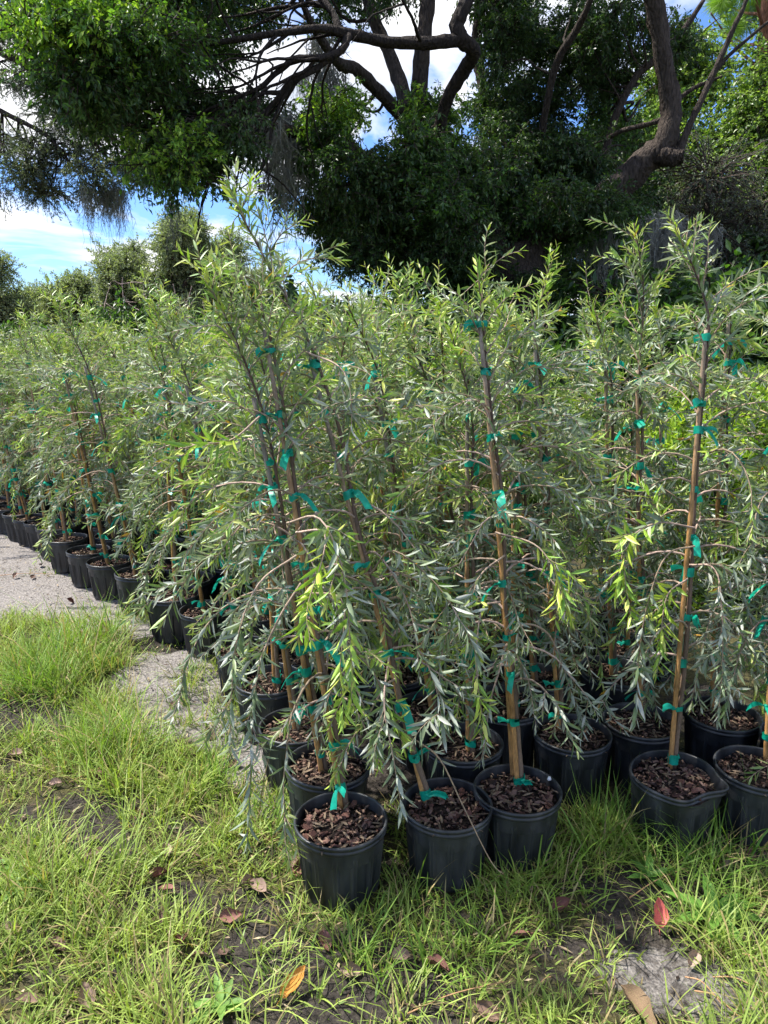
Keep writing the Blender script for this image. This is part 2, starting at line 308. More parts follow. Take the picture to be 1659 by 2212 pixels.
def soil_mesh(seed, fine=330):
    rg = np.random.default_rng(seed); B = Buf(); n, k = 40, 12; th = np.arange(n) / n * 2 * np.pi; rr = np.linspace(0, PR1 - .008, k)
    V = []
    for r in rr: V.append(np.stack([r * np.cos(th), r * np.sin(th), SOILZ - .004 + .016 * (fbm(50 + seed + r * np.cos(th) * 25, 50 + r * np.sin(th) * 25) - .5) + .012 * (1 - r / PR1)], -1))
    V = np.concatenate(V); i = np.arange(k - 1)[:, None] * n; j = np.arange(n)[None]; j2 = (j + 1) % n
    B.add(V, np.stack([i + j, i + j2, i + n + j2, i + n + j], -1).reshape(-1, 4))
    s = B.mesh('soil', M['soil'])
    C = Buf(); chip_buf(C, rg, fine, PR1 - .014, .005, .019)
    # dry narrow leaves lying on the bark
    m_ = 40; r = (PR1 - .02) * np.sqrt(rg.random(m_)); a = rg.random(m_) * 6.283; b2 = rg.random(m_) * 6.283
    v, f, c = hi_leaf(np.stack([r * np.cos(a), r * np.sin(a), np.full(m_, SOILZ + .014) + rg.random(m_) * .006], -1), np.stack([np.cos(b2), np.sin(b2), rg.normal(0, .12, m_)], -1),
                      np.stack([rg.normal(0, .3, m_), rg.normal(0, .3, m_), np.ones(m_)], -1), rg.uniform(.03, .05, m_), rg.uniform(.006, .009, m_), rg.uniform(0, .2, m_), lin(124, 108, 90) * rg.uniform(.5, 1.2, (m_, 1)))
    C.add(v, f, c)
    return s, C.mesh('bark_chips', M['chip'])
SOILS = [soil_mesh(s) for s in range(4)]
CHIPM = []
for s in range(6):
    rg = np.random.default_rng(300 + s); B = Buf(); chip(B, rg, (0, 0, 0), 1, .62, .2, [lin(98, 70, 62), lin(74, 54, 50), lin(118, 90, 80), lin(54, 44, 42), lin(138, 112, 100), lin(88, 62, 55)][s])
    CHIPM.append(B.mesh('bark_chip', M['chip'], False))

def tie_mesh(seed):
    """a ribbon wound round stake and stem and knotted, with two loose ends"""
    rg = np.random.default_rng(700 + seed); B = Buf(); n = 18; th = np.arange(n) / n * 2 * np.pi
    h = rg.uniform(.010, .017)
    for w_ in range(2):
        r = .0145 + .0012 * w_ + .001 * np.sin(3 * th + seed); tl = rg.normal(0, .25); rows = []
        for z in (-h, -h * .3, h * .35, h):
            rows.append(np.stack([r * 1.15 * np.cos(th), r * np.sin(th), z + tl * r * np.cos(th) + rg.normal(0, .0012, n) + w_ * rg.normal(0, .004)], -1))
        i = np.arange(3)[:, None] * n; j = np.arange(n)[None]; j2 = (j + 1) % n
        B.add(np.concatenate(rows), np.stack([i + j, i + j2, i + n + j2, i + n + j], -1).reshape(-1, 4))
    a0 = rg.random() * 6.28; c0 = np.array([.017 * math.cos(a0), .017 * math.sin(a0), 0])
    v, f = tube(np.array([c0 * .8, c0 * 1.15 + [0, 0, .004], c0 * 1.4 - [0, 0, .002]]), [.006, .009, .005], 7); B.add(v, f)
    for e_ in range(2):
        L_ = rg.uniform(.03, .085); k = 9; t_ = np.linspace(0, 1, k); a = a0 + rg.normal(0, 1.0); el0 = rg.uniform(-.3, .9)
        d = np.stack([np.cos(a) * np.cos(el0) * t_, np.sin(a) * np.cos(el0) * t_, np.sin(el0) * t_ - rg.uniform(.4, 1.1) * t_ ** 2], -1) * L_ + c0 * 1.2
        sdv = np.array([-math.sin(a), math.cos(a), 0]); tw = rg.uniform(-1.2, 1.2) + rg.uniform(-1.5, 1.5) * t_
        sdv = sdv[None] * np.cos(tw)[:, None] + np.array([0, 0, 1])[None] * np.sin(tw)[:, None]
        wd = .0115 * (.45 + .75 * np.sqrt(t_)) 
        V = np.concatenate([d - sdv * wd[:, None], d + np.array([0, 0, .002]), d + sdv * wd[:, None]]); i = np.arange(k - 1)
        B.add(V, np.concatenate([np.stack([i, i + 1, i + k + 1, i + k], -1), np.stack([i + k, i + k + 1, i + 2 * k + 1, i + 2 * k], -1)]))
    return B.mesh('tie', M['tie'])
TIES = [tie_mesh(s) for s in range(7)]

C_SIL = np.array([lin(166, 174, 158), lin(146, 158, 136), lin(128, 144, 110), lin(180, 184, 172), lin(112, 132, 88)])
C_YNG = np.array([lin(188, 206, 84), lin(162, 194, 76), lin(208, 214, 112), lin(140, 178, 76)])
def grow(rg, p, d, L_, droop, step=.02, wob=.06, up=0):
    """a twig that bends under its own weight"""
    k = max(3, int(L_ / step)); P = [np.array(p, float)]; d = np.array(d, float)
    for i in range(k):
        d = d + np.array([rg.normal(0, wob), rg.normal(0, wob), rg.normal(0, wob) - droop * step * (1 + 1.5 * i / k) * 10 * max(.05, 1 + d[2] * .9) + up * step])
        d /= np.linalg.norm(d); P.append(P[-1] + d * step)
    return np.array(P)
def leaves_on(rg, P, t0, gap, Lm, young, tip_open=.9):
    """leaf arrays along a twig: positions, directions, normals, length, width, bend, colour"""
    seg = np.linalg.norm(np.diff(P, axis=0), axis=1); s = np.concatenate([[0], np.cumsum(seg)]); tot = s[-1]
    n = max(3, int(tot * (1 - t0) / gap)); q = t0 * tot + (1 - t0) * tot * (np.arange(n) + rg.random(n) * .7) / n; q = np.minimum(q, tot)
    pos = np.stack([np.interp(q, s, P[:, k]) for k in range(3)], -1); T = nrmz(np.gradient(P, axis=0)); tg = nrmz(np.stack([np.interp(q, s, T[:, k]) for k in range(3)], -1))
    a = np.arange(n) * 2.39996 + rg.random() * 6.28 + rg.normal(0, .35, n); ref = np.where(np.abs(tg[:, 2:3]) > .85, np.array([[1., 0, 0]]), np.array([[0, 0, 1.]]))
    u = nrmz(np.cross(tg, ref)); v = np.cross(tg, u); rad = u * np.cos(a)[:, None] + v * np.sin(a)[:, None]
    f = q / tot; op = tip_open * (1 - .55 * f ** 3) + rg.normal(0, .15, n); op = np.clip(op, .2, 1.35)
    d = nrmz(tg * np.cos(op)[:, None] + rad * np.sin(op)[:, None] + np.array([0, 0, -.10]) + rg.normal(0, .1, (n, 3)))
    nr = nrmz(tg * 1.0 - rad * .35 + np.array([0, 0, .45]) + rg.normal(0, .3, (n, 3)))
    tipf = np.clip((tot - q) / .045, 0, 1)
    L_ = Lm * rg.uniform(.7, 1.2, n) * (.45 + .55 * tipf); Wd = L_ * rg.uniform(.15, .215, n)
    yf = np.clip(young * 1.15 - (tot - q) / (.06 + .16 * young) + rg.normal(0, .14, n), 0, 1)[:, None]
    c = C_SIL[rg.integers(0, 5, n)] * rg.uniform(.8, 1.15, (n, 1)); c = c * (1 - yf) + C_YNG[rg.integers(0, 4, n)] * rg.uniform(.8, 1.1, (n, 1)) * yf
    old = rg.random(n) < .006; c[old] = lin(196, 150, 60)
    return [pos, d, nr, L_, Wd, rg.uniform(-.05, .25, n), c]

def gen_plant(seed, stem, nbr=46, gap=.0115, width=1.0, low=.16, leafL=.06, extra=()):
    """stem: rows of points from soil to leader tip (relative to the plant's base)"""
    rg = np.random.default_rng(seed); stem = np.asarray(stem, float); SP = spline(stem, 60)
    seg = np.linalg.norm(np.diff(SP, axis=0), axis=1); s = np.concatenate([[0], np.cumsum(seg)]); H = s[-1]
    P_at = lambda f: np.array([np.interp(f * H, s, SP[:, k]) for k in range(3)])
    out = []
    az = rg.random() * 6.28
    for i in range(nbr):
        f = low + (.975 - low) * ((i + rg.random() * .8) / nbr) ** .92
        az += 2.4 + rg.normal(0, .5)
        p = P_at(f); hi = np.clip((f - .35) / .6, 0, 1)
        L_ = width * (.50 * (1 - hi) + .17 * hi + .06) * rg.uniform(.6, 1.25) * (1 - .45 * np.clip((f - .82) / .1, 0, 1))
        L_ = min(L_, (1 - f) * H * .75 + .03)
        if math.sin(az) < -.62 and f > .3 and rg.random() < .75: continue
        if f < .3: L_ *= rg.uniform(.55, 1.05)
        el = np.radians(38 + 24 * hi + rg.normal(0, 9)); d = np.array([math.cos(az) * math.cos(el), math.sin(az) * math.cos(el), math.sin(el)])
        droop = (.62 * (1 - hi) ** 1.1 + .07) * rg.uniform(.6, 1.3)
        P = grow(rg, p, d, L_, droop)
        out.append(branch(rg, P, hi, gap, leafL, .0026 + .002 * (1 - hi)))
    # the leader's own leaves
    top = np.array([P_at(f) for f in np.linspace(.66, 1, 24)])
    lv = [leaves_on(rg, top, .0, gap * .8, leafL * 1.02, 1.1, .75)]
    out.append(([(top[-3:], np.linspace(.0016, .0008, 3))], lv))
    for P, y in extra:
        P = spline(P, 40); out.append(branch(rg, P, .25, gap, leafL * 1.25, .0035, y))
    return SP, out
def branch(rg, P, hi, gap, leafL, r0, young=None):
    wood = [(P, np.linspace(r0, .0009, len(P)))]
    y = rg.choice([.15, .4, .8, 1.0], p=[.38, .25, .2, .17]) if young is None else young
    y = min(1.0, y + .36 * hi) if young is None else young
    if y < 0: return wood, [leaves_on(rg, P[:len(P) // 3], .1, gap * 1.4, leafL, .1)]      # a stalk that has shed most of its leaves
    lv = [leaves_on(rg, P, .24 + .2 * (1 - hi) * rg.random(), gap, leafL * rg.uniform(.85, 1.1), y)]
    L_ = len(P) * .02
    for k in range(int(rg.integers(0, 3) + (2 if L_ > .35 else 0))):
        j = int(len(P) * rg.uniform(.15, .85)); T = P[min(j + 1, len(P) - 1)] - P[j - 1]; T = T / (np.linalg.norm(T) + 1e-9)
        d = T + rg.normal(0, .55, 3) + np.array([0, 0, .25]); d /= np.linalg.norm(d)
        Q = grow(rg, P[j], d, rg.uniform(.07, .20), .35 * (1 - hi) + .05, .015)
        wood.append((Q, np.linspace(.0016, .0007, len(Q)))); lv.append(leaves_on(rg, Q, .1, gap, leafL * .9, y))
    return wood, lv
C_TW = np.array([lin(172, 150, 130), lin(184, 158, 142), lin(148, 130, 108)])
def wood_to(B, rg, wood, s=4):
    for P, R in wood:
        v, f = tube(P[::2] if len(P) > 12 else P, R[::2] if len(P) > 12 else R, s, False); B.add(v, f, C_TW[rg.integers(3)] * rg.uniform(.8, 1.1))
def stake_buf(rg, a, b_, r=.0084):
    """a bamboo cane with swollen nodes, weathered grey towards its top"""
    n = 40; t_ = np.linspace(0, 1, n); a = np.array(a); b_ = np.array(b_); bow = rg.normal(0, .006, 3)
    P = a + (b_ - a) * t_[:, None] + np.sin(np.pi * t_)[:, None] * bow; L_ = np.linalg.norm(b_ - a)
    ph = (t_ * L_ / .14 + rg.random()) % 1; node = np.exp(-((ph - .5) / .09) ** 2)
    R = r * (1 - .22 * t_) * (1 + .16 * node); v, f = tube(P, R, 9); g_ = np.clip((t_ - .45 + rg.normal(0, .1)) / .5, 0, 1)[:, None]
    c = lin(188, 142, 88) * (1 - g_) + lin(150, 140, 128) * g_; c = c * (1 - .45 * node[:, None]) * rg.uniform(.8, 1.1, (n, 1))
    B = Buf(); B.add(v, f, np.repeat(c, 9, 0)); return B
def stem_buf(rg, SP):
    n = len(SP); R = np.linspace(.0100, .0022, n) * (1 + .07 * np.sin(np.arange(n) * 1.9 + rg.random() * 6)); v, f = tube(SP, R, 7)
    g_ = np.linspace(0, 1, n)[:, None]; c = (lin(124, 104, 86) * (1 - g_) + lin(92, 70, 60) * g_) * rg.uniform(.8, 1.15, (n, 1)); B = Buf(); B.add(v, f, np.repeat(c, 7, 0)); return B

# one narrow leaf per shade, for the leaves that can be picked apart on the front saplings
LEAFM = []
for ci, c in enumerate(list(C_SIL) + list(C_YNG)):
    B = Buf(); v, f, cc = hi_leaf(np.zeros((1, 3)), np.array([[0, 1., 0]]), np.array([[0, 0, 1.]]), np.ones(1), np.array([.17]), np.array([.10]), c[None]); B.add(v, f, cc); LEAFM.append(B.mesh('leaf', M['silver']))
PALL = np.concatenate([C_SIL, C_YNG])

GROUP = 'potted weeping saplings standing in the nursery block'
def assemble(root, seed, SP, brs, stake, tie_z, near=0, dented=False, soil=0, cat=True):
    """hang pot, soil, stake, stem, ties, branches and leaves under the plant's Empty"""
    rg = np.random.default_rng(seed + 9000); K = []
    p = obj('pot', POTD if dented else POT, root); p.rotation_euler.z = 0 if dented else rg.random() * 6.28
    r = obj('rim', RIMD if dented else RIM, p); KIDS[p.name] = [r]; K.append(p)
    so = obj('soil', SOILS[soil][0], root); bc = obj('bark_chips', SOILS[soil][1], so, kind='stuff'); KIDS[so.name] = [bc]; K.append(so)
    if near:
        for i in range(46):
            q = obj('bark_chip', CHIPM[rg.integers(6)], so); rr = (PR1 - .025) * math.sqrt(rg.random()); a = rg.random() * 6.28; sc = rg.uniform(.014, .034)
            q.location = (rr * math.cos(a), rr * math.sin(a), SOILZ + .010 + rg.random() * .006); q.rotation_euler = (rg.normal(0, .3), rg.normal(0, .3), rg.random() * 6.28); q.scale = (sc, sc, sc * .9)
    K.append(obj('stake', stake_buf(rg, stake[0], stake[1]).mesh('stake', M['wood']), root))
    K.append(obj('stem', stem_buf(rg, SP).mesh('stem', M['wood']), root))
    sa, sb = np.array(stake[0]), np.array(stake[1])
    for z in tie_z:
        f = (z - sa[2]) / (sb[2] - sa[2]); ps = sa + (sb - sa) * f; k = np.argmin(abs(SP[:, 2] - z)); pm = ps * .5 + SP[k] * .5 if np.linalg.norm(ps - SP[k]) < .04 else ps
        o = obj('tie', TIES[rg.integers(len(TIES))], root); o.location = Vector(pm); ax = Vector(sb - sa).normalized()
        o.rotation_euler = (ax.to_track_quat('Z', 'Y').to_matrix() @ Matrix.Rotation(rg.random() * 6.28, 3, 'Z')).to_euler(); sc = rg.uniform(.8, 1.15); o.scale = (sc, sc, sc * .85); K.append(o)
    if not near:
        Wd_ = Buf(); LV = Buf()
        for wood, lv in brs:
            wood_to(Wd_, rg, wood, 3)
            for A in lv: LV.add(*hi_leaf(*A))
        K.append(obj('branches', Wd_.mesh('branches', M['twig']), root, kind='stuff')); K.append(obj('foliage', LV.mesh('foliage', M['silver']), root, kind='stuff'))
    else:
        base = np.array(root.location); cand = []
        for bi, (wood, lv) in enumerate(brs):
            for ai, A in enumerate(lv):
                vec = base + A[0] - np.array([0, 0, CAMH]); dist = np.linalg.norm(vec, axis=1); fc = np.linalg.norm(np.cross(nrmz(A[1]), nrmz(vec)), axis=1)
                sc = A[3] * fc / dist; cand += [(s_, bi, ai, k) for k, s_ in enumerate(sc)]
        cand.sort(reverse=True); pick = {}
        for s_, bi, ai, k in cand[:near]: pick.setdefault((bi, ai), set()).add(k)
        REST = Buf()
        for bi, (wood, lv) in enumerate(brs):
            Bw = Buf(); wood_to(Bw, rg, wood, 5); bo = obj('branch', Bw.mesh('branch', M['twig']), root)
            for ai, A in enumerate(lv):
                ks = pick.get((bi, ai), set()); keep = np.array([k not in ks for k in range(len(A[0]))])
                if keep.any(): REST.add(*hi_leaf(*[a[keep] for a in A]))
                for k in ks:
                    y_ = nrmz(A[1][k]); z_ = A[2][k] - (A[2][k] @ y_) * y_; z_ = nrmz(z_); x_ = np.cross(y_, z_)
                    mi = int(np.argmin(((PALL - A[6][k]) ** 2).sum(1))); lo = obj('leaf', LEAFM[mi], bo)
                    m3 = Matrix(((x_[0], y_[0], z_[0]), (x_[1], y_[1], z_[1]), (x_[2], y_[2], z_[2]))).to_4x4()
                    lo.matrix_local = Matrix.Translation(Vector(A[0][k])) @ m3 @ Matrix.Scale(A[3][k], 4)
        K.append(obj('foliage', REST.mesh('foliage', M['silver']), root, kind='stuff'))
    KIDS[root.name] = K
    return root

def px_plant(name, label, seed, rim, bot, stake_top, tip, via=None, dtop=0.0, near=0, nbr=48, width=1.0, extra=(), group=None, dented=False, ties=10, low=.2, leafL=.053, gap=.0092):
    """a sapling whose pot, stake and leader are read off the photograph and then stand at their own depth"""
    c = gnd(*rim, PH); base = np.array([c[0], c[1], 0]); g0 = gnd(*bot, SOILZ)
    st = at(*stake_top, g0[1] + dtop * .8); tp = at(*tip, g0[1] + dtop)
    base[2] = float(gheight(base[0:1], base[1:2])[0]); root = thing(name, label, 'potted sapling', base, group or GROUP)
    rg = np.random.default_rng(seed); a = g0 - base; b_ = st - base; c_ = tp - base
    off = np.array([.014, .006, 0]); pts = [a + off - [0, 0, .01]]
    for f in (.2, .4, .6, .8): pts.append(a + (b_ - a) * f + off * (1 + rg.normal(0, .5)) + rg.normal(0, .004, 3))
    pts.append(b_ + off * .8)
    for q in (via or []): pts.append(at(*q, g0[1] + dtop * .95) - base)
    pts.append(c_)
    ex = [(np.array([at(u, v, Y_) - base for u, v, Y_ in path]), y) for path, y in extra]
    SP, brs = gen_plant(seed, pts, nbr, gap, width, low, leafL, ex)
    H_ = b_[2]; zz = np.sort(np.linspace(.26, H_ - .04, ties) + rg.normal(0, .03, ties))
    return assemble(root, seed, SP, brs, (a - [0, 0, .02], b_), zz, near, dented, seed % 4)

FG = 'saplings along the front edge of the block'
E1 = [([(650, 1260, 1.98), (600, 1340, 1.92), (560, 1440, 1.88), (545, 1560, 1.86), (540, 1700, 1.84), (533, 1840, 1.83)], .1), ([(640, 1200, 2.0), (560, 1260, 1.9), (515, 1370, 1.86), (500, 1500, 1.85), (497, 1640, 1.85)], .3),
      ([(620, 1130, 2.0), (690, 1120, 1.85), (740, 1230, 1.76), (756, 1380, 1.74), (760, 1530, 1.74)], 1.25), ([(640, 1150, 2.0), (700, 1150, 1.86), (690, 1230, 1.8), (650, 1320, 1.78)], 1.25),
      ([(660, 1280, 2.0), (740, 1300, 1.85), (735, 1450, 1.8), (745, 1565, 1.8)], 1.25), ([(560, 900, 2.1), (500, 950, 2.0), (430, 960, 1.95), (370, 975, 1.95)], 1.5)]
E2 = [([(800, 1240, 2.15), (850, 1190, 2.05), (940, 1260, 1.98), (1000, 1350, 1.93), (1040, 1440, 1.9)], .3), ([(900, 1600, 2.05), (950, 1640, 1.98), (1000, 1740, 1.92), (1060, 1860, 1.86), (1090, 1890, 1.84)], -1),
      ([(840, 1420, 2.1), (830, 1520, 1.95), (850, 1640, 1.88), (870, 1760, 1.86)], .1), ([(850, 1400, 2.1), (900, 1400, 2.0), (940, 1480, 1.95), (960, 1600, 1.93)], .2), ([(660, 760, 2.3), (740, 800, 2.2), (760, 900, 2.15), (740, 1000, 2.13)], .4)]
E3 = [([(1090, 1200, 2.2), (1040, 1240, 2.1), (1000, 1320, 2.05), (1030, 1420, 2.02)], .5), ([(1080, 1300, 2.2), (1040, 1320, 2.1), (1030, 1450, 2.05), (1050, 1600, 2.02)], 1.5), ([(1070, 1150, 2.2), (1160, 1180, 2.1), (1210, 1260, 2.05), (1230, 1340, 2.03)], 1.4)]
E4 = [([(1500, 1180, 2.3), (1440, 1200, 2.2), (1400, 1300, 2.15), (1380, 1420, 2.12), (1375, 1560, 2.1)], .2), ([(1500, 1140, 2.3), (1420, 1130, 2.2), (1360, 1170, 2.15), (1330, 1290, 2.12)], 1.3),
      ([(1490, 1220, 2.3), (1545, 1230, 2.2), (1560, 1330, 2.15), (1560, 1450, 2.14), (1550, 1560, 2.12)], .2), ([(1485, 1250, 2.3), (1440, 1290, 2.2), (1425, 1400, 2.16)], 1.5)]
px_plant('potted_sapling', 'weeping silvery sapling in the front corner pot, leaning stake, bright hanging tips over the rim', 11, (736, 1762), (738, 1742), (571, 712), (500, 600), [(545, 650)], .22, near=280, extra=E1, group=FG, width=1.0, nbr=50)
px_plant('potted_sapling', 'tallest sapling, its leader bent away from the oak, beside the front corner pot', 22, (966, 1728), (922, 1733), (662, 745), (488, 402), [(600, 610), (540, 500)], .36, near=280, extra=E2, group=FG, nbr=50)
two = px_plant('potted_sapling', 'sapling on two tan bamboo canes, pot holding a white perlite lump', 33, (1118, 1697), (1119, 1697), (1034, 677), (1030, 560), None, .25, near=240, extra=E3, group=FG, nbr=50)
ba = gnd(1110, 1690, SOILZ - .02) - np.array(two.location); obj('stake', stake_buf(np.random.default_rng(4), ba + [0, .012, 0], at(1066, 890, 2.42) - np.array(two.location)).mesh('stake', M['wood']), two)
px_plant('potted_sapling', 'sapling with a pale upright cane in a dented pot with folded rim', 44, (1455, 1662), (1448, 1657), (1525, 713), (1443, 467), [(1520, 640), (1490, 560)], .25, near=240, extra=E4, group=FG, dented=True, nbr=50)
px_plant('potted_sapling', 'sapling with its pot tucked close beside the dented pot, cut off by the frame', 55, (1640, 1652), (1655, 1640), (1700, 800), (1690, 600), None, .2, group=FG, width=1.0)
px_plant('potted_sapling', 'sapling in the shaded pot behind the one with white perlite', 66, (1236, 1580), (1209, 1577), (1152, 689), (1190, 600), None, .25, group=FG)
px_plant('potted_sapling', 'sapling with a slim bright leader behind the dented pot', 77, (1385, 1555), (1385, 1545), (1376, 800), (1369, 482), [(1390, 620)], .25, group=FG)
px_plant('potted_sapling', 'sapling on a brown cane in the second row behind the dented pot', 88, (1560, 1540), (1540, 1535), (1574, 690), (1560, 610), None, .2, group=FG)

# every other sapling of the block is a copy of one of these, with its own turn, lean and size
PROTO = []
for k in range(8):
    rg = np.random.default_rng(500 + k); H_ = rg.uniform(1.60, 1.82); lx, ly = -.105 + rg.normal(0, .03), rg.normal(0, .03)
    a = np.array([rg.normal(0, .012), rg.normal(0, .012), SOILZ]); sh = rg.uniform(1.36, 1.52); b_ = np.array([a[0] + lx * sh, a[1] + ly * sh, sh])
    off = np.array([.014, .006, 0]); pts = [a + off - [0, 0, .01]] + [a + (b_ - a) * f + off + rg.normal(0, .005, 3) for f in (.25, .5, .75)] + [b_ + off, np.array([b_[0] + lx * .4 + rg.normal(0, .04), b_[1] + rg.normal(0, .04), H_])]
    SP, brs = gen_plant(900 + k, pts, 44, .0098, 1.0, .21 if k < 5 else .33, .054)
    root = thing('potted_sapling', '', 'potted sapling', (0, 0, 0), GROUP)
    assemble(root, 900 + k, SP, brs, (a - [0, 0, .02], b_), np.sort(np.linspace(.27, sh - .03, 9) + rg.normal(0, .035, 9)), 0, False, k % 4)
    PROTO.append(root)

DONE = [gnd(u, v, PH)[:2] for u, v in [(736, 1762), (966, 1728), (1118, 1697), (1455, 1662), (1640, 1652), (1236, 1580), (1385, 1555), (1560, 1540)]]
EDGE = [(705, 1648), (640, 1560), (585, 1470), (530, 1395), (445, 1315), (375, 1290), (300, 1240), (236, 1210), (190, 1187), (145, 1163), (120, 1140), (90, 1121), (66, 1112), (45, 1102), (15, 1090), (-12, 1080)]
LEFT = np.array([(-.13, 1.9), (-.2, 2.28), (-.33, 2.6), (-.48, 2.91), (-.70, 3.35), (-.96, 3.78), (-1.52, 4.39), (-1.99, 4.84), (-3.32, 6.36), (-4.4, 7.5)])
BACK = np.array([(2.6, 2.0), (2.2, 3.2), (1.45, 3.6), (.85, 4.1), (.25, 4.8), (-.5, 5.7), (-1.5, 6.8), (-2.4, 7.8), (-3.2, 8.6)])
spots = []
for u, v in EDGE: spots.append((*gnd(u, v, PH)[:2], 'edge'))
rg = np.random.default_rng(42)
ex_, ey_ = np.array([math.cos(.02), math.sin(.02)]), np.array([-.42, .9]) * .298
for j in range(0, 26):
    for i in range(-22, 16):
        p = np.array([.43, 2.15]) + ex_ * .305 * i + ey_ * j + rg.normal(0, .018, 2)
        xl = np.interp(p[1], LEFT[:, 1], LEFT[:, 0]); 
        if p[1] < 2.2 or p[1] > 8.6 or p[0] < xl + .2: continue
        xb = np.interp(p[1], BACK[:, 1], BACK[:, 0])
        if p[0] > xb: continue
        if abs(p[0] / p[1]) > .85: continue
        q_ = p[0] / p[1]
        if (.235 < q_ < .30 and p[1] > 2.75) or (q_ > .40 and p[1] > 2.85): continue
        spots.append((p[0], p[1], 'in'))
placed = [tuple(d) for d in DONE]; NB = 0
used = set()
ORD = 'first second third fourth fifth sixth seventh eighth ninth tenth eleventh twelfth thirteenth fourteenth fifteenth sixteenth'.split(); NE = 0
for k, (x, y, kind) in enumerate(spots):
    if min((x - a) ** 2 + (y - b2) ** 2 for a, b2 in placed) < (.262 if kind == 'in' else .15) ** 2: continue
    placed.append((x, y)); pi = int(rg.integers(8)) if kind == 'in' else 5 + k % 3; P = PROTO[pi]
    if pi in used: r = copy_tree(P)
    else: r = P; used.add(pi)
    sc = rg.uniform(.93, 1.12); lean = .75 if x > .6 else 0
    r.location = (x, y, float(gheight(np.array([x]), np.array([y]))[0])); r.rotation_euler = (rg.normal(0, .012), rg.normal(0, .015) + .055 * lean, rg.normal(0, .55)); sz = rg.uniform(.99, 1.09) * np.interp(y, [4.6, 6.2], [1, .93]); r.scale = (sz, sz, sz)
    if kind == 'edge': r['label'] = 'sapling in the %s pot behind the front corner pot, along the sandy edge' % ORD[NE]; NE += 1; r['group'] = 'saplings along the bare edge of the block'
    elif y < 3.4 and x > -.3: r['label'] = 'weeping silvery sapling hemmed in just behind the front rows of pots'; r['group'] = 'saplings close behind the front rows'
    else: r['label'] = 'weeping silvery sapling with green ties, packed deep inside the block'; r['group'] = GROUP
    NB += 1
for i, P in enumerate(PROTO):
    if i not in used:
        for o in list(P.children_recursive) + [P]: bpy.data.objects.remove(o)
print('saplings copied', NB, round(time.time() - T0, 1))
o = bpy.data.meshes.new('perlite_lump')
B = Buf(); rg = np.random.default_rng(3); th = np.arange(8) / 8 * 2 * np.pi
B.add(np.concatenate([np.stack([r * np.cos(th), r * np.sin(th) * .8, np.full(8, z)], -1) for r, z in ((.004, 0), (.008, .004), (.007, .01), (.003, .014))]) * rg.uniform(.8, 1.2, (32, 1)),
      [np.array([[i * 8 + j, i * 8 + (j + 1) % 8, i * 8 + 8 + (j + 1) % 8, i * 8 + 8 + j] for i in range(3) for j in range(8)]), np.arange(24, 32)[None]])
pl = obj('perlite_lump', B.mesh('perlite_lump', M['perlite']), label='small white perlite lump lying on the bark in a front pot', category='perlite'); pl.location = gnd(1186, 1686, SOILZ + .018)

# ------------------------------------------------------------------ trees
def clump_mesh(name, seed, n_tw, tw_len, n_lf, Lf, Wf, cols, droop=.3, R=.5, flat=.7, mat='tree_leaf', twc=lin(70, 60, 52)):
    """a spray of twigs with their leaves, about R across"""
    rg = np.random.default_rng(seed); LV = Buf(); TW = Buf()
    for i in range(n_tw):
        d = nrmz(rg.normal(0, 1, 3) * np.array([1, 1, flat])); p = d * R * rg.uniform(.0, .75) * np.array([1, 1, flat])
        k = 7; P = [p]; dd = d + rg.normal(0, .4, 3)
        for j in range(k - 1):
            dd = nrmz(dd + rg.normal(0, .18, 3) + np.array([0, 0, -droop * .35])); P.append(P[-1] + dd * tw_len / k)
        P = np.array(P); v, f = tube(np.vstack([P[0] * .35, P]) if i % 3 == 0 else P, np.linspace(.009, .0025, k + (1 if i % 3 == 0 else 0)) * R / .5, 3, False); TW.add(v, f, twc)
        m_ = n_lf; q = rg.random(m_) * (k - 1); i0 = np.minimum(q.astype(int), k - 2); fr = (q - i0)[:, None]; pos = P[i0] * (1 - fr) + P[i0 + 1] * fr + rg.normal(0, Lf * .25, (m_, 3))
        T = nrmz(P[i0 + 1] - P[i0]); ld = nrmz(T * .5 + rg.normal(0, .7, (m_, 3)) + np.array([0, 0, -droop]))
        nr = nrmz(np.array([0, 0, 1.]) + rg.normal(0, .6, (m_, 3))); c = cols[rg.integers(0, len(cols), m_)] * rg.uniform(.7, 1.25, (m_, 1))
        LV.add(*lo_leaf(pos, ld, nr, Lf * rg.uniform(.6, 1.2, m_), Wf * rg.uniform(.7, 1.2, m_), c))
    B = LV; off = B.n
    for V, C in zip(TW.V, TW.C): pass
    for V, C, F_ in zip(TW.V, TW.C, TW.F):
        B.V.append(V); B.C.append(C); B.n += len(V)
    for F_ in TW.F: B.F.append(F_ + off); B.M.append(1)
    return B.mesh(name, [M[mat], M['twig']], False)
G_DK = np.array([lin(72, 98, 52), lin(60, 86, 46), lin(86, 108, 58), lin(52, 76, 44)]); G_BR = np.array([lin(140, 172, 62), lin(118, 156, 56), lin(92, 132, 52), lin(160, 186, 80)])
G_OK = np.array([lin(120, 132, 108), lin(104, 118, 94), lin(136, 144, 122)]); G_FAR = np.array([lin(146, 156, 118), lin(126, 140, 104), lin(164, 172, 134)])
G_GRY = np.array([lin(100, 110, 96), lin(84, 96, 84), lin(118, 124, 112)]); G_VIN = np.array([lin(150, 172, 84), lin(124, 150, 72), lin(102, 130, 62)]); G_BSH = np.array([lin(168, 192, 66), lin(138, 170, 56), lin(104, 140, 48), lin(190, 204, 90)])
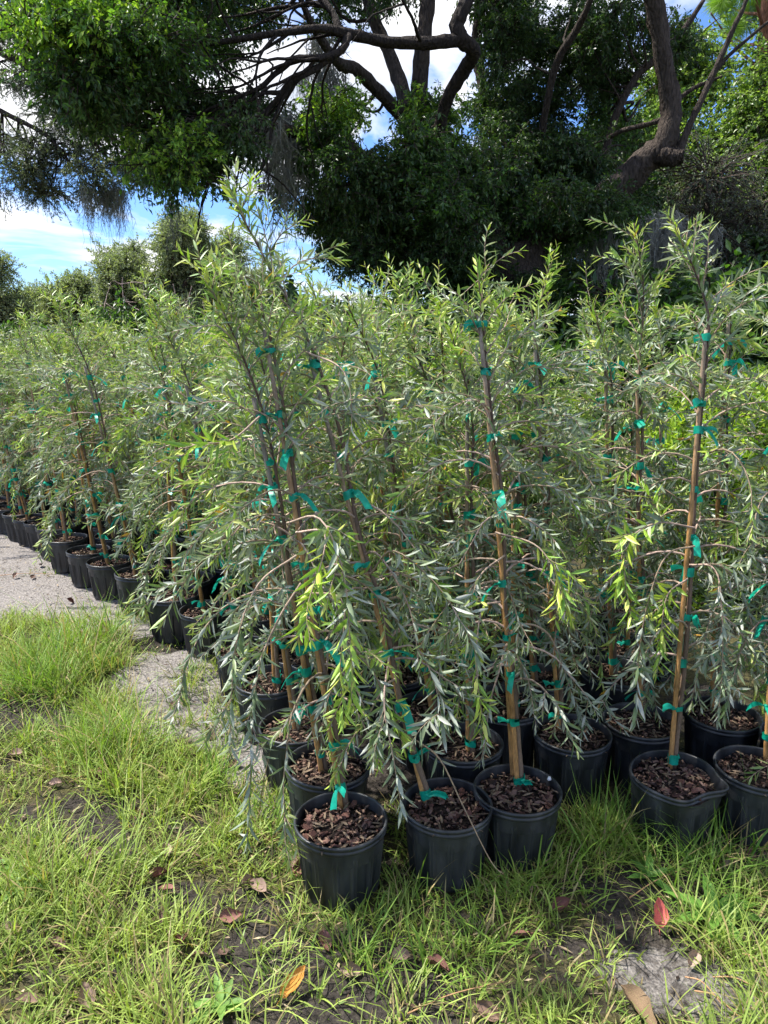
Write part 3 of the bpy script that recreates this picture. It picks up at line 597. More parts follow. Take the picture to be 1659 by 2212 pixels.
CL = {'dark': [clump_mesh('leaf_clump', 20 + s, 52, .42, 24, .085, .036, G_DK, .45) for s in range(4)], 'bright': [clump_mesh('leaf_clump', 30 + s, 40, .40, 22, .085, .036, G_BR, .5) for s in range(2)],
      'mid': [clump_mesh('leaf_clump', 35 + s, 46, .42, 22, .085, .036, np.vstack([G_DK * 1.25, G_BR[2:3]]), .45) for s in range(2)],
      'oak': [clump_mesh('leaf_clump', 40 + s, 40, .34, 26, .042, .017, G_OK, .3, .4, .8) for s in range(3)],
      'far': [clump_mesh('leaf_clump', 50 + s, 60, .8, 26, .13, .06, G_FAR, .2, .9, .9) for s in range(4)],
      'grey': [clump_mesh('leaf_clump', 60 + s, 60, .55, 26, .045, .02, G_GRY, .3, .7, .8) for s in range(2)], 'vine': [clump_mesh('leaf_clump', 70 + s, 60, .6, 24, .085, .06, G_VIN, .5, .75, .8) for s in range(3)],
      'bush': [clump_mesh('leaf_clump', 80 + s, 46, .25, 22, .055, .022, G_BSH, -.2, .32, .8) for s in range(3)], 'under': [clump_mesh('leaf_clump', 90 + s, 46, .4, 20, .10, .05, np.vstack([G_DK * 1.1, G_BR[2:3]]), .3, .5, .8) for s in range(2)]}
C_BK = lin(72, 63, 56)
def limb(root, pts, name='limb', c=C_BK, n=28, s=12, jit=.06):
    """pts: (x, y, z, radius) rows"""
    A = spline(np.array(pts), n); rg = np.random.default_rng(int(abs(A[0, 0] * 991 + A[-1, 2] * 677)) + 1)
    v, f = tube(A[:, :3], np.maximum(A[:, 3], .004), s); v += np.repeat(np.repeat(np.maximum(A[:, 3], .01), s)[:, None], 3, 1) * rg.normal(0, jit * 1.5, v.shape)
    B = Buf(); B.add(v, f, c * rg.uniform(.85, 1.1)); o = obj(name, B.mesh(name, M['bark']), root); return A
def plimb(root, px, name='limb', **k):
    base = np.array(root.location); R = []
    for u, v, w, Y_ in px:
        p = at(u, v, Y_); R.append([*(p - base), w / 2 * (Y_ / ray(u, v)[1]) / FOC * .86])
    return limb(root, R, name, **k)
def hang_clumps(root, kind, pts, limbs, rg, sc=(.8, 1.25), twig=True, TW=None):
    base = np.array(root.location)
    for p in pts:
        q = p - base; o = obj('leaf_clump', CL[kind][rg.integers(len(CL[kind]))], root, kind='stuff'); o.location = Vector(q); s_ = rg.uniform(*sc)
        o.rotation_euler = (rg.normal(0, .2), rg.normal(0, .2), rg.random() * 6.28); o.scale = (s_, s_, s_ * rg.uniform(.8, 1.15))
        if twig and limbs:
            best = min(((np.linalg.norm(A[:, :3] - q, axis=1).min(), li) for li, A in enumerate(limbs))); A = limbs[best[1]]; k = int(np.argmin(np.linalg.norm(A[:, :3] - q, axis=1)))
            k = max(0, k - int(rg.integers(0, 4))); a = A[k, :3]; d = q - a; L_ = np.linalg.norm(d)
            if L_ > .15 and L_ < 4.5:
                mid = a + d * .5 + rg.normal(0, .1, 3) * L_ + np.array([0, 0, .06 * L_]); P = spline(np.array([a, a + d * .22 + rg.normal(0, .06, 3) * L_, mid, q]), 12)
                v, f = tube(P, np.linspace(min(.045, .008 + .011 * L_), .006, 12), 5, False); TW.add(v, f, C_BK * .9)
def ell_pts(rg, u, v, ru, rv, Y0, Y1, n):
    out_ = []
    while len(out_) < n:
        a, b2 = rg.uniform(-1, 1, 2)
        if a * a + b2 * b2 < 1: out_.append(at(u + a * ru, v + b2 * rv, rg.uniform(Y0, Y1)))
    return out_

# the big tree behind the block: trunk base, limbs traced at their own depths, leaf clumps all round
tb = at(1112, 640, 10.6); big = thing('shade_tree', 'huge dark spreading tree with twisting limbs towering behind the saplings', 'tree', (tb[0], tb[1], 0))
LB = []
LB.append(limb(big, [(0, 0, -.2, .78), (0, 0, .5, .60), (-.02, 0, 1.3, .50), (0, -.05, 2.2, .45), (-.1, -.1, 2.9, .40)], 'trunk', n=24, s=18))
LB.append(plimb(big, [(1095, 580, 95, 10.6), (1030, 490, 80, 10.4), (960, 400, 76, 10.2), (915, 330, 72, 10.1), (888, 262, 66, 10)]))
LB.append(plimb(big, [(900, 290, 44, 10), (905, 200, 42, 9.9), (912, 100, 40, 9.8), (925, 0, 36, 9.8), (930, -160, 28, 9.8), (900, -340, 16, 9.8)], c=C_BK * 1.15))
LB.append(plimb(big, [(890, 270, 40, 10), (868, 190, 36, 10.2), (838, 110, 32, 10.4), (800, 20, 28, 10.6), (770, -100, 20, 10.8), (700, -260, 10, 11)], c=C_BK * 1.15))
LB.append(plimb(big, [(880, 262, 36, 10), (825, 205, 32, 9.8), (770, 150, 30, 9.5), (735, 138, 27, 9.3), (690, 80, 20, 9), (650, 0, 14, 8.8), (600, -130, 8, 8.6)]))
LB.append(plimb(big, [(1085, 560, 70, 10.6), (980, 470, 64, 10.2), (870, 405, 60, 9.8), (800, 362, 56, 9.6), (740, 322, 48, 9.4), (660, 292, 34, 9.2), (560, 270, 20, 9), (470, 255, 9, 8.8)]))
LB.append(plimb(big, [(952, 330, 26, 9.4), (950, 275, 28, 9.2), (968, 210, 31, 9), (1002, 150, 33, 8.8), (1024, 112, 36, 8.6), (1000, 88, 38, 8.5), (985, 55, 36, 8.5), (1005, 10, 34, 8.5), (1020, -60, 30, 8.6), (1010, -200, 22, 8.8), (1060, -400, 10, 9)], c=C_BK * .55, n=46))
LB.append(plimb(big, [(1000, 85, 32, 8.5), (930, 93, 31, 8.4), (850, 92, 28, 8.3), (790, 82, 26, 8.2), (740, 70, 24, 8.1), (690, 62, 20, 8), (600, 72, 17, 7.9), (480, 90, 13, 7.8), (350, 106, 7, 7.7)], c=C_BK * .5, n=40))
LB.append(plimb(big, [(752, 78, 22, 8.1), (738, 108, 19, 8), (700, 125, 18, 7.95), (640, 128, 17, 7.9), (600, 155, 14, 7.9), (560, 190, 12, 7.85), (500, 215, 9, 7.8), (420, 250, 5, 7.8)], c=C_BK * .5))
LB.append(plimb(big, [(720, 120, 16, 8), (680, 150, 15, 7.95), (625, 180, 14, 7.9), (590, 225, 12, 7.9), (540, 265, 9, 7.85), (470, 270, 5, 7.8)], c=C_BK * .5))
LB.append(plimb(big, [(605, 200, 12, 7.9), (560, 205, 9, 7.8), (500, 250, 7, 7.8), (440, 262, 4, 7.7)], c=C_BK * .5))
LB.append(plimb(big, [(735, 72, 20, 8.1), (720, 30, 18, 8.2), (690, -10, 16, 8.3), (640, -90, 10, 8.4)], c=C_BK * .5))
LB.append(plimb(big, [(1085, 420, 30, 12), (1068, 300, 28, 12), (1042, 190, 26, 12), (1030, 90, 25, 12), (1038, 0, 22, 12), (1050, -150, 12, 12)], c=C_BK * 1.2))
LB.append(plimb(big, [(1150, 400, 18, 11), (1165, 320, 18, 10.8), (1180, 230, 18, 10.6), (1205, 130, 19, 10.4), (1245, 65, 18, 10.2), (1275, 0, 15, 10), (1300, -110, 8, 9.9)], c=C_BK * .85))
LB.append(plimb(big, [(1118, 600, 92, 10.6), (1160, 520, 82, 10.5), (1215, 482, 76, 10.4), (1275, 452, 74, 10.3), (1335, 405, 74, 10.2), (1395, 350, 68, 10.1), (1440, 300, 58, 10), (1448, 225, 50, 10), (1432, 120, 46, 9.9), (1414, 0, 46, 9.8), (1400, -120, 38, 9.7), (1420, -320, 20, 9.6)], n=52))
LB.append(plimb(big, [(1418, 332, 52, 10), (1450, 340, 44, 9.9), (1476, 337, 36, 9.85)], 'broken_stub'))
LB.append(plimb(big, [(1466, 335, 20, 9.9), (1485, 280, 17, 9.9), (1520, 205, 15, 9.9), (1550, 140, 14, 9.9), (1585, 60, 12, 9.9), (1612, 0, 10, 9.9), (1650, -120, 5, 9.9)], c=C_BK * 1.1))
LB.append(plimb(big, [(1530, 175, 11, 9.9), (1570, 125, 9, 9.9), (1620, 80, 8, 9.9), (1680, 30, 5, 9.9)], c=C_BK * .9))
LB.append(plimb(big, [(1300, 372, 18, 11), (1312, 310, 18, 11), (1335, 240, 18, 11), (1375, 165, 18, 11), (1420, 125, 17, 11), (1480, 60, 14, 11), (1520, 0, 10, 11)], c=C_BK * .9))
LB.append(plimb(big, [(1310, 300, 10, 10.6), (1345, 282, 11, 10.4), (1420, 262, 12, 10.1), (1450, 240, 12, 10)], c=C_BK * 1.1))
LB.append(plimb(big, [(1450, 225, 12, 10), (1500, 190, 10, 10), (1560, 165, 6, 10)], c=C_BK * .8))
rg = np.random.default_rng(78); TW = Buf()
for A in LB[7:12]:
    for k in range(9):
        j = int(rg.integers(6, len(A) - 2)); d0 = nrmz(A[j + 1, :3] - A[j, :3]) + rg.normal(0, .55, 3) + np.array([-.25, 0, -.25]); P = grow(rg, A[j, :3], nrmz(d0), rg.uniform(.6, 1.7), .02, .09, .13)
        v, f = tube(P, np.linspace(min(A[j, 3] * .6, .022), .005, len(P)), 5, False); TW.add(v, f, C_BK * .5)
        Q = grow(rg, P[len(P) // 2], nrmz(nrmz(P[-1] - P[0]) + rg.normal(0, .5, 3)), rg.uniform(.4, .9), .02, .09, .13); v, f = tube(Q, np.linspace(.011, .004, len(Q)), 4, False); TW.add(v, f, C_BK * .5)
rg = np.random.default_rng(77)
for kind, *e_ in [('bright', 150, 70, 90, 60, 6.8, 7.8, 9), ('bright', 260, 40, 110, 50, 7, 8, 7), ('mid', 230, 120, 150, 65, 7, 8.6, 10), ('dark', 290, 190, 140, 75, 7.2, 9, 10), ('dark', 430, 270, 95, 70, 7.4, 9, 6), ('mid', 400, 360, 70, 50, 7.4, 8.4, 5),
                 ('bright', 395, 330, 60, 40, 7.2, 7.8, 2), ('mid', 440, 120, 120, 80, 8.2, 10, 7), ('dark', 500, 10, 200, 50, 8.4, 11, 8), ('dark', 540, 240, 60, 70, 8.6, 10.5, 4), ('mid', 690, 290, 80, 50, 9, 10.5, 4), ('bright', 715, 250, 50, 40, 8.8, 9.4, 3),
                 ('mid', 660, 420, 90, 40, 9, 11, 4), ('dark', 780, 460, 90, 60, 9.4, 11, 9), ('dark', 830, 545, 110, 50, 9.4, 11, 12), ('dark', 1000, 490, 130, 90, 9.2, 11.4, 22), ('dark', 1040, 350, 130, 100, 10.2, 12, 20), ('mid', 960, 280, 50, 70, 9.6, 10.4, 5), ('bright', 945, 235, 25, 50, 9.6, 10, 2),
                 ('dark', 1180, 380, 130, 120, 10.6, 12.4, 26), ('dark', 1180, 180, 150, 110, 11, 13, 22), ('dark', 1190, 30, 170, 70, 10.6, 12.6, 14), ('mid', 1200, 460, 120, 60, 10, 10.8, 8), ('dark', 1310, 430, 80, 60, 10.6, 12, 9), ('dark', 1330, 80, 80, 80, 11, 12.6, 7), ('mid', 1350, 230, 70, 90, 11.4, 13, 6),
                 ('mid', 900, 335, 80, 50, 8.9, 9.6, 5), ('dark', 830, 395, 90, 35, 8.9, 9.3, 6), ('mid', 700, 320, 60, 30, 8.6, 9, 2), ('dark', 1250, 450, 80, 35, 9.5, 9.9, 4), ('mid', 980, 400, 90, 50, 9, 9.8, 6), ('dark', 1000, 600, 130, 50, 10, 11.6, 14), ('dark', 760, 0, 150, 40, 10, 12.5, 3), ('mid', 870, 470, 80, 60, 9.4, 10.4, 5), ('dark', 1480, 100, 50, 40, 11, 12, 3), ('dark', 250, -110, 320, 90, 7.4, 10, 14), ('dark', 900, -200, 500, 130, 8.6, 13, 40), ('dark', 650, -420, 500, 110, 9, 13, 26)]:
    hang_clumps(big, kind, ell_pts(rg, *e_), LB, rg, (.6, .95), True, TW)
obj('twigs', TW.mesh('twigs', M['bark']), big, kind='stuff')
# live oak leaning in from the side, small grey-green leaves
ob = np.array([-9.0, 11.5, 0]); oak = thing('live_oak', 'fine-leaved grey-green oak hanging over the far end of the saplings', 'tree', ob); LO = []
LO.append(limb(oak, [(0, 0, -.2, .45), (.1, 0, 1.2, .36), (.3, -.1, 3.0, .30), (.8, -.3, 5.0, .25)], 'trunk'))
def to(u, v, Y_): return at(u, v, Y_) - ob
LO.append(limb(oak, [(.7, -.3, 4.6, .14), (1.6, -.6, 6.2, .09), (*to(40, 130, 10.4), .05), (*to(140, 230, 10), .05), (*to(230, 340, 9.8), .015)]))
LO.append(limb(oak, [(.8, -.3, 5.0, .16), (1.6, -.8, 6.6, .12), (*to(20, 60, 10.6), .07), (*to(130, 20, 10.4), .02)]))
LO.append(limb(oak, [(.5, -.2, 4.0, .14), (1.8, -.9, 5.4, .06), (*to(40, 260, 10.2), .03), (*to(140, 330, 10), .02)]))
TW = Buf()
for e_ in [(30, 100, 80, 100, 9.8, 11, 11), (90, 190, 70, 60, 9.8, 11, 5), (70, 330, 110, 45, 9.8, 10.8, 13), (170, 310, 80, 60, 9.6, 10.6, 9), (40, 400, 70, 30, 9.8, 10.6, 6), (110, 420, 50, 25, 9.8, 10.4, 3), (220, 390, 80, 50, 9.4, 10.4, 9), (200, 250, 70, 50, 9.6, 10.6, 7), (20, 0, 80, 60, 10, 11, 6), (300, 350, 50, 40, 9.6, 10.2, 3), (-150, 0, 150, 250, 10, 12.5, 26), (560, 330, 70, 40, 10, 11, 0)]:
    hang_clumps(oak, 'oak', ell_pts(rg, *e_), LO, rg, (.55, .9), True, TW)
obj('twigs', TW.mesh('twigs', M['bark']), oak, kind='stuff')

def bg_tree(name, label, cat, u, vtop, Y_, wpx, kind, n, tr=.22, seed=0, group=None, sc=(.8, 1.3), zbot=.25, lobes=0):
    """an upright tree: trunk, forking limbs and a crown of leaf clumps; u/vtop/wpx say where it stands and how big it is"""
    rg = np.random.default_rng(seed + 4000); top = at(u, vtop, Y_); H_ = top[2]; wr = wpx / 2 * Y_ / FOC
    root = thing(name, label, cat, (top[0], Y_, 0), group); LM = [limb(root, [(0, 0, -.2, tr * 1.4), (rg.normal(0, .1), 0, H_ * .25, tr), (rg.normal(0, .25), 0, H_ * .55, tr * .6), (rg.normal(0, .2), 0, H_ * .9, tr * .15)], 'trunk', n=18, s=9)]
    for k in range(6):
        a = k * 2.4 + rg.random(); z0 = H_ * rg.uniform(.25, .6); r = wr * rg.uniform(.6, .95)
        LM.append(limb(root, [(0, 0, z0, tr * .5), (r * .5 * math.cos(a), r * .5 * math.sin(a), z0 + H_ * .12, tr * .3), (r * math.cos(a), r * math.sin(a), z0 + H_ * rg.uniform(.15, .3), tr * .08)], 'limb', n=12, s=6))
    TW = Buf(); pts = []
    for i in range(n):
        z = zbot + (1 - zbot) * rg.random() ** .85; prof = np.sin(np.pi * np.clip((z - zbot) / (1 - zbot) * .86 + .14, 0, 1)) ** .7
        if lobes:      # clumps gather round a few boughs, so the outline steps in and out
            if i < lobes: LC = [] if i == 0 else LC; zz = (zbot + .1 + (.86 - zbot) * (i + .5) / lobes); aa = i * 2.4 + rg.random(); LC.append((wr * np.sin(np.pi * (zz * .8 + .12)) * rg.uniform(.3, .8) * math.cos(aa), wr * rg.uniform(.2, .7) * math.sin(aa), zz * H_ * rg.uniform(.9, 1.02)))
            c_ = LC[i % len(LC)] if i < lobes else LC[rg.integers(lobes)]; g3 = rg.normal(0, 1, 3); pts.append(np.array([top[0] + c_[0] + g3[0] * wr * .22, Y_ + c_[1] + g3[1] * wr * .3, min(H_, max(.5, c_[2] + g3[2] * H_ * .06))])); continue
        a = rg.random() * 6.28; r = wr * prof * math.sqrt(rg.uniform(.05, 1)); pts.append(np.array([top[0] + r * math.cos(a), Y_ + r * math.sin(a), z * H_ * rg.uniform(.95, 1.0)]))
    hang_clumps(root, kind, pts, LM, rg, sc, True, TW); obj('twigs', TW.mesh('twigs', M['bark']), root, kind='stuff'); return root
FT = 'far trees beyond the block'
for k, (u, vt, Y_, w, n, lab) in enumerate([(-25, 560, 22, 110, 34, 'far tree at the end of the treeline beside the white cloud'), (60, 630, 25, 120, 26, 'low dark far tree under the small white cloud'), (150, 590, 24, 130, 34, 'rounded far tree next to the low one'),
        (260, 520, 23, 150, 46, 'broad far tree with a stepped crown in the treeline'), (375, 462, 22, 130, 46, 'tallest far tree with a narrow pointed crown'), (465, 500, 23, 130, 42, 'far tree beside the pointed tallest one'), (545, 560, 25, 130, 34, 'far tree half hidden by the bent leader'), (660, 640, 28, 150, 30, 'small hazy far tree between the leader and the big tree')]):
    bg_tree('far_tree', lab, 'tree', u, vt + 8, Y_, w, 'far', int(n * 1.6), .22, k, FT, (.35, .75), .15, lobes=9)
# bare pinkish-grey shrub among the far trees
sp_ = at(335, 680, 19); bare = thing('bare_shrub', 'leafless pale grey shrub in front of the far trees', 'shrub', (sp_[0], 19, 0)); rgb = np.random.default_rng(8)
for i in range(16):
    a = rgb.random() * 6.28; P = grow(rgb, (rgb.normal(0, .2), rgb.normal(0, .2), 0), nrmz(np.array([math.cos(a) * .35, math.sin(a) * .35, 1])), rgb.uniform(2.6, 3.5), -.0, .18, .10); B = Buf(); v, f = tube(P, np.linspace(.035, .008, len(P)), 5); B.add(v, f, lin(176, 156, 146))
    for j in range(5, len(P), 2):
        Q = grow(rgb, P[j], nrmz(rgb.normal(0, .6, 3) + [0, 0, .5]), rgb.uniform(.3, .9), 0, .1, .14); v, f = tube(Q, np.linspace(.014, .005, len(Q)), 4); B.add(v, f, lin(176, 156, 146))
    obj('branch', B.mesh('branch', M['bark']), bare)
# right-hand side: grey tree, vine-covered trees, pine, shrubs
bg_tree('grey_tree', 'grey fine-twigged tree behind the broken stub', 'tree', 1560, 350, 12.5, 330, 'grey', 44, .16, 31, None, (.7, 1.2), .2)
bg_tree('vine_tree', 'tall tree draped in yellow-green vines beside the grey tree', 'tree', 1680, 110, 14.5, 300, 'vine', 60, .22, 32, 'vine-draped trees', (.7, 1.2), .1)
bg_tree('vine_tree', 'slimmer pale green tree seen through the gap above the broken stub', 'tree', 1490, 60, 17, 200, 'vine', 34, .2, 33, 'vine-draped trees', (.7, 1.2), .3)
bg_tree('background_tree', 'dark green tree filling the gap behind the big trunk', 'tree', 1330, 260, 17, 330, 'under', 60, .22, 34, 'trees behind the big tree', (.9, 1.8), .05)
bg_tree('background_tree', 'dense green tree behind the low limbs of the big tree', 'tree', 1060, 400, 18, 300, 'under', 40, .22, 36, 'trees behind the big tree', (.9, 1.7), .05)
# pine crown: needle tufts
pb = at(1655, 20, 19); pine = thing('pine_tree', 'pine with tufted bright needles and reddish trunk above the vine tree', 'pine', (pb[0], 19, 0)); LP = [limb(pine, [(0, 0, -.2, .24), (.05, 0, 5, .19), (0, 0, 10, .10), (0, 0, 12.5, .03)], 'trunk', c=lin(140, 96, 76))]
rgp = np.random.default_rng(5); B = Buf(); m_ = 260; a = rgp.normal(0, 1, (m_, 3)); a = nrmz(a + np.array([0, 0, .35])); B.add(*lo_leaf(np.zeros((m_, 3)) + a * .04, a, rgp.normal(0, 1, (m_, 3)), rgp.uniform(.28, .42, m_), np.full(m_, .012), lin(128, 162, 66) * rgp.uniform(.7, 1.2, (m_, 1)))); TUFT = B.mesh('needle_tuft', M['tree_leaf'], False)
for i in range(22):
    a = i * 2.4; z = 8 + 4.4 * rgp.random(); r = 1.9 * (1 - (z - 8) / 6); e2 = np.array([r * math.cos(a), r * math.sin(a), z + .5]); limb(pine, [(0, 0, z - .3, .04), (*(e2 * [.5, .5, 1] - [0, 0, .5]), .03), (*e2, .015)], 'limb', c=lin(140, 100, 80), n=8, s=5)
    for k in range(6):
        o = obj('needle_tuft', TUFT, pine, kind='stuff'); o.location = Vector(e2 * [rgp.uniform(.5, 1), rgp.uniform(.5, 1), 1] + rgp.normal(0, .22, 3)); s_ = rgp.uniform(.8, 1.3); o.scale = (s_,) * 3; o.rotation_euler = rgp.random(3) * 6
def shrub(name, label, loc, rx, h, kind, n, seed, group=None, sc=(.7, 1.2)):
    rg = np.random.default_rng(seed + 6000); root = thing(name, label, 'shrub', (loc[0], loc[1], 0), group); LM = []
    for k in range(5):
        a = k * 1.3 + rg.random(); LM.append(limb(root, [(0, 0, -.05, .025), (rx * .3 * math.cos(a), rx * .3 * math.sin(a), h * .4, .018), (rx * .6 * math.cos(a), rx * .6 * math.sin(a), h * .8, .006)], 'stem', n=8, s=5))
    pts = []
    for i in range(n):
        a = rg.random() * 6.28; z = rg.random(); r = rx * math.sqrt(rg.random()) * math.sqrt(1 - .6 * z * z); pts.append(np.array([loc[0] + r * math.cos(a), loc[1] + r * math.sin(a), .15 + (h - .25) * z]))
    TW = Buf(); hang_clumps(root, kind, pts, LM, rg, sc, True, TW)
    if TW.n: obj('twigs', TW.mesh('twigs', M['twig']), root, kind='stuff')
YB = 'yellow-green shrubs beside the block'
for k, (x, y, rx, h) in enumerate([(2.75, 4.9, .55, 1.25), (2.3, 5.3, .5, 1.15), (3.3, 5.6, .6, 1.4), (2.0, 4.6, .4, 1.0), (2.9, 6.3, .6, 1.5)]):
    shrub('yellow_shrub', 'low yellow-green leafy shrub just beyond the saplings', (x, y), rx, h, 'bush', 22, k, YB)
US = 'dark undergrowth shrubs beneath the big tree'
for k, (x, y, rx, h) in enumerate([(2.6, 7.4, .9, 1.7), (4.2, 7.8, 1.0, 2.0), (1.6, 7.0, .7, 1.3), (3.4, 9.2, 1.1, 2.3), (5.4, 9.6, 1.3, 2.6), (.6, 8.6, 1.0, 1.9), (-.8, 9.6, 1.1, 2.1), (-2.2, 12, 1.3, 2.0), (-4.2, 13, 1.4, 2.0), (-6.5, 13.5, 1.6, 2.0), (6.6, 12, 1.6, 3.2), (2.4, 12.5, 1.5, 2.8), (.2, 13, 1.5, 2.5)]):
    shrub('understorey_shrub', 'dark green understorey shrub in the shade beneath the big tree', (x, y), rx, h, 'under', 20, 40 + k, US, (.8, 1.5))
# spanish moss: one hanging beard each
def moss_mesh(seed, n=46, L0=.5, L1=1.0, R=.16):
    rg = np.random.default_rng(seed); B = Buf()
    for i in range(n):
        a = rg.random() * 6.28; r = R * math.sqrt(rg.random()); k = 9; L_ = L1 * rg.uniform(.15, 1) ** .8 * (1 - .4 * r / R); P = np.array([r * math.cos(a), r * math.sin(a), rg.uniform(-.05, .05)]) + np.cumsum(np.stack([rg.normal(0, .036, k), rg.normal(0, .036, k), -L_ / k * rg.uniform(.5, 1.4, k)], -1), 0)
        v, f = tube(P, np.linspace(.008, .0015, k), 3, False); B.add(v, f, lin(160, 160, 150) * rg.uniform(.7, 1.15))
        m_ = 26; q = rg.integers(0, k, m_); d = nrmz(rg.normal(0, 1, (m_, 3)) + np.array([0, 0, -1.0])); B.add(*lo_leaf(P[q], d, rg.normal(0, 1, (m_, 3)), rg.uniform(.03, .07, m_), np.full(m_, .004), lin(160, 160, 150) * rg.uniform(.7, 1.2, (m_, 1))))
    return B.mesh('spanish_moss', M['moss'], False)
MOSS = [moss_mesh(s) for s in range(4)]; rgm = np.random.default_rng(90)
for (u, v, ru, rv, Y0, Y1, n, lab, sc) in [(600, 255, 50, 25, 8.8, 9.6, 6, 'grey beard of moss hanging from the low side limb of the big tree', (.7, 1.1)), (760, 330, 50, 20, 9.2, 9.6, 4, 'short moss tuft under the thick side limb of the big tree', (.4, .7)), (1390, 485, 160, 30, 10.3, 11.6, 12, 'grey moss curtain hanging beneath the big rising limb', (.6, 1.05)),
        (1480, 470, 80, 40, 11.6, 12.6, 8, 'moss beard hanging from the grey tree', (.8, 1.4)), (190, 400, 120, 30, 9.6, 10.4, 7, 'small moss tuft dangling from the fine-leaved oak', (.3, .6)), (690, 120, 60, 60, 9.2, 10, 4, 'thin moss strand among the upper limbs of the big tree', (.5, .9)), (375, 420, 15, 15, 8.4, 8.8, 1, 'thin lone moss strand below the bright leaves', (.4, .5))]:
    for p in ell_pts(rgm, u, v, ru, rv, Y0, Y1, n):
        o = obj('spanish_moss', MOSS[rgm.integers(4)], label=lab, category='moss', group=lab.split(' hang')[0] + ' cluster'); o.location = Vector(p); s_ = rgm.uniform(*sc); o.scale = (s_, s_, s_ * rgm.uniform(1.1, 1.8)); o.rotation_euler.z = rgm.random() * 6

# ------------------------------------------------------------------ grass
def grass_buf(seed, n_tufts, region, hmul, dens_pow=1.0, per=(9, 26), spread=.03, keep=None, cols=None, wid=.0036):
    rg = np.random.default_rng(seed); x = rg.uniform(region[0], region[1], n_tufts); y = rg.uniform(region[2], region[3], n_tufts)
    _, _, d = ground_maps(x, y); ok = rg.random(n_tufts) < d ** dens_pow; ok &= np.abs(x / np.maximum(y, .3)) < 1.05
    if keep is not None: ok &= keep(x, y)
    x, y, d = x[ok], y[ok], d[ok]; cnt = rg.integers(per[0], per[1], len(x)); th_ = rg.uniform(.55, 1.35, len(x)); tone = fbm(x * 1.7 + 90, y * 1.7); tall = .55 + 1.0 * np.clip((fbm(x * 2.1 + 7, y * 2.1 + 3) - .3) / .4, 0, 1)
    I = np.repeat(np.arange(len(x)), cnt); n = len(I); px = x[I] + rg.normal(0, spread, n); py = y[I] + rg.normal(0, spread, n)
    okp = np.ones(n, bool)
    for cx_, cy_ in placed:
        if cy_ < 5: okp &= (px - cx_) ** 2 + (py - cy_) ** 2 > (.118) ** 2
    px, py, I = px[okp], py[okp], I[okp]; n = len(px)
    a = np.arctan2(py - y[I], px - x[I]) + rg.normal(0, .9, n); Lb = hmul * th_[I] * tall[I] * rg.uniform(.45, 1.25, n); lean = np.clip(rg.normal(.36, .28, n), .03, 1.25); curve = rg.uniform(.2, 1.25, n); wd = wid * rg.uniform(.5, 1.7, n)
    ts = np.array([0, .33, .68, 1.0]); ang = lean[:, None] + curve[:, None] * ts[None]
    dx = np.sin(ang); dz = np.cos(ang); step = np.diff(np.concatenate([[0], ts]))
    hx = np.cumsum(dx * step[None], 1) * Lb[:, None]; hz = np.cumsum(dz * step[None], 1) * Lb[:, None]; hx[:, 0] = 0; hz[:, 0] = 0
    gz = gheight(px, py) - .004; ca, sa = np.cos(a), np.sin(a); cen = np.stack([px[:, None] + hx * ca[:, None], py[:, None] + hx * sa[:, None], gz[:, None] + np.maximum(hz, .002)], -1)
    tw = rg.normal(0, .5, n); sd = np.stack([-np.sin(a + tw), np.cos(a + tw), np.zeros(n)], -1); wp = np.array([.8, 1.0, .7])
    Lft = cen[:, :3] - sd[:, None] * (wp[None] * wd[:, None])[..., None] / 2; Rgt = cen[:, :3] + sd[:, None] * (wp[None] * wd[:, None])[..., None] / 2
    V = np.concatenate([Lft, Rgt, cen[:, 3:]], 1)   # 0 1 2 | 3 4 5 | 6
    f = np.array([[0, 3, 4], [0, 4, 1], [1, 4, 5], [1, 5, 2], [2, 5, 6]]); F = (np.arange(n)[:, None, None] * 7 + f[None]).reshape(-1, 3)
    cA, cB, cC = cols if cols is not None else (lin(174, 192, 96), lin(134, 158, 76), lin(176, 176, 110)); g_ = np.clip(tone[I] + rg.normal(0, .22, n), 0, 1)[:, None]; c = cA * g_ + cB * (1 - g_)
    dry = rg.random(n) < .15; c[dry] = lin(190, 172, 122) * rg.uniform(.6, 1, (dry.sum(), 1)); c = c * rg.uniform(.75, 1.2, (n, 1))
    B = Buf(); B.add(V.reshape(-1, 3), F, np.repeat(c, 7, 0)); return B
left_of = lambda m_: (lambda x, y: (x < np.interp(y, LEFT[:, 1], LEFT[:, 0]) + m_) | (y < 2.35))
GB = grass_buf(1, 10000, (-2.9, 3.0, .9, 4.4), .115, .85, keep=left_of(.12))
GB2 = grass_buf(2, 6200, (-3.8, 3.2, .9, 6.2), .05, .5, (6, 16), .035, keep=left_of(.1), cols=(lin(134, 160, 78), lin(100, 130, 60), lin(160, 160, 110)), wid=.004)
# longer grass standing against the pots
TALL = [(gnd(325, 1345), .07, 40), (gnd(870, 1900), .07, 60), (gnd(960, 1930), .12, 50), (gnd(1300, 1830), .14, 60), (gnd(1200, 1900), .16, 70), (gnd(1080, 1930), .12, 50), (gnd(1480, 1880), .16, 60), (gnd(1610, 1870), .10, 40), (gnd(620, 1800), .12, 70), (gnd(580, 1760), .1, 40), (gnd(240, 1640), .2, 70), (gnd(450, 1700), .1, 40), (gnd(80, 1480), .3, 90), (gnd(180, 1400), .25, 60), (gnd(400, 1390), .08, 18), (gnd(1010, 2060), .15, 40), (gnd(830, 2050), .15, 40)]
rg = np.random.default_rng(6)
def keep_tall(x, y):
    k = np.zeros(len(x), bool)
    for c, r, n in TALL: k |= (x - c[0]) ** 2 + (y - c[1]) ** 2 < r * r * rg.uniform(.3, 1, len(x))
    return k
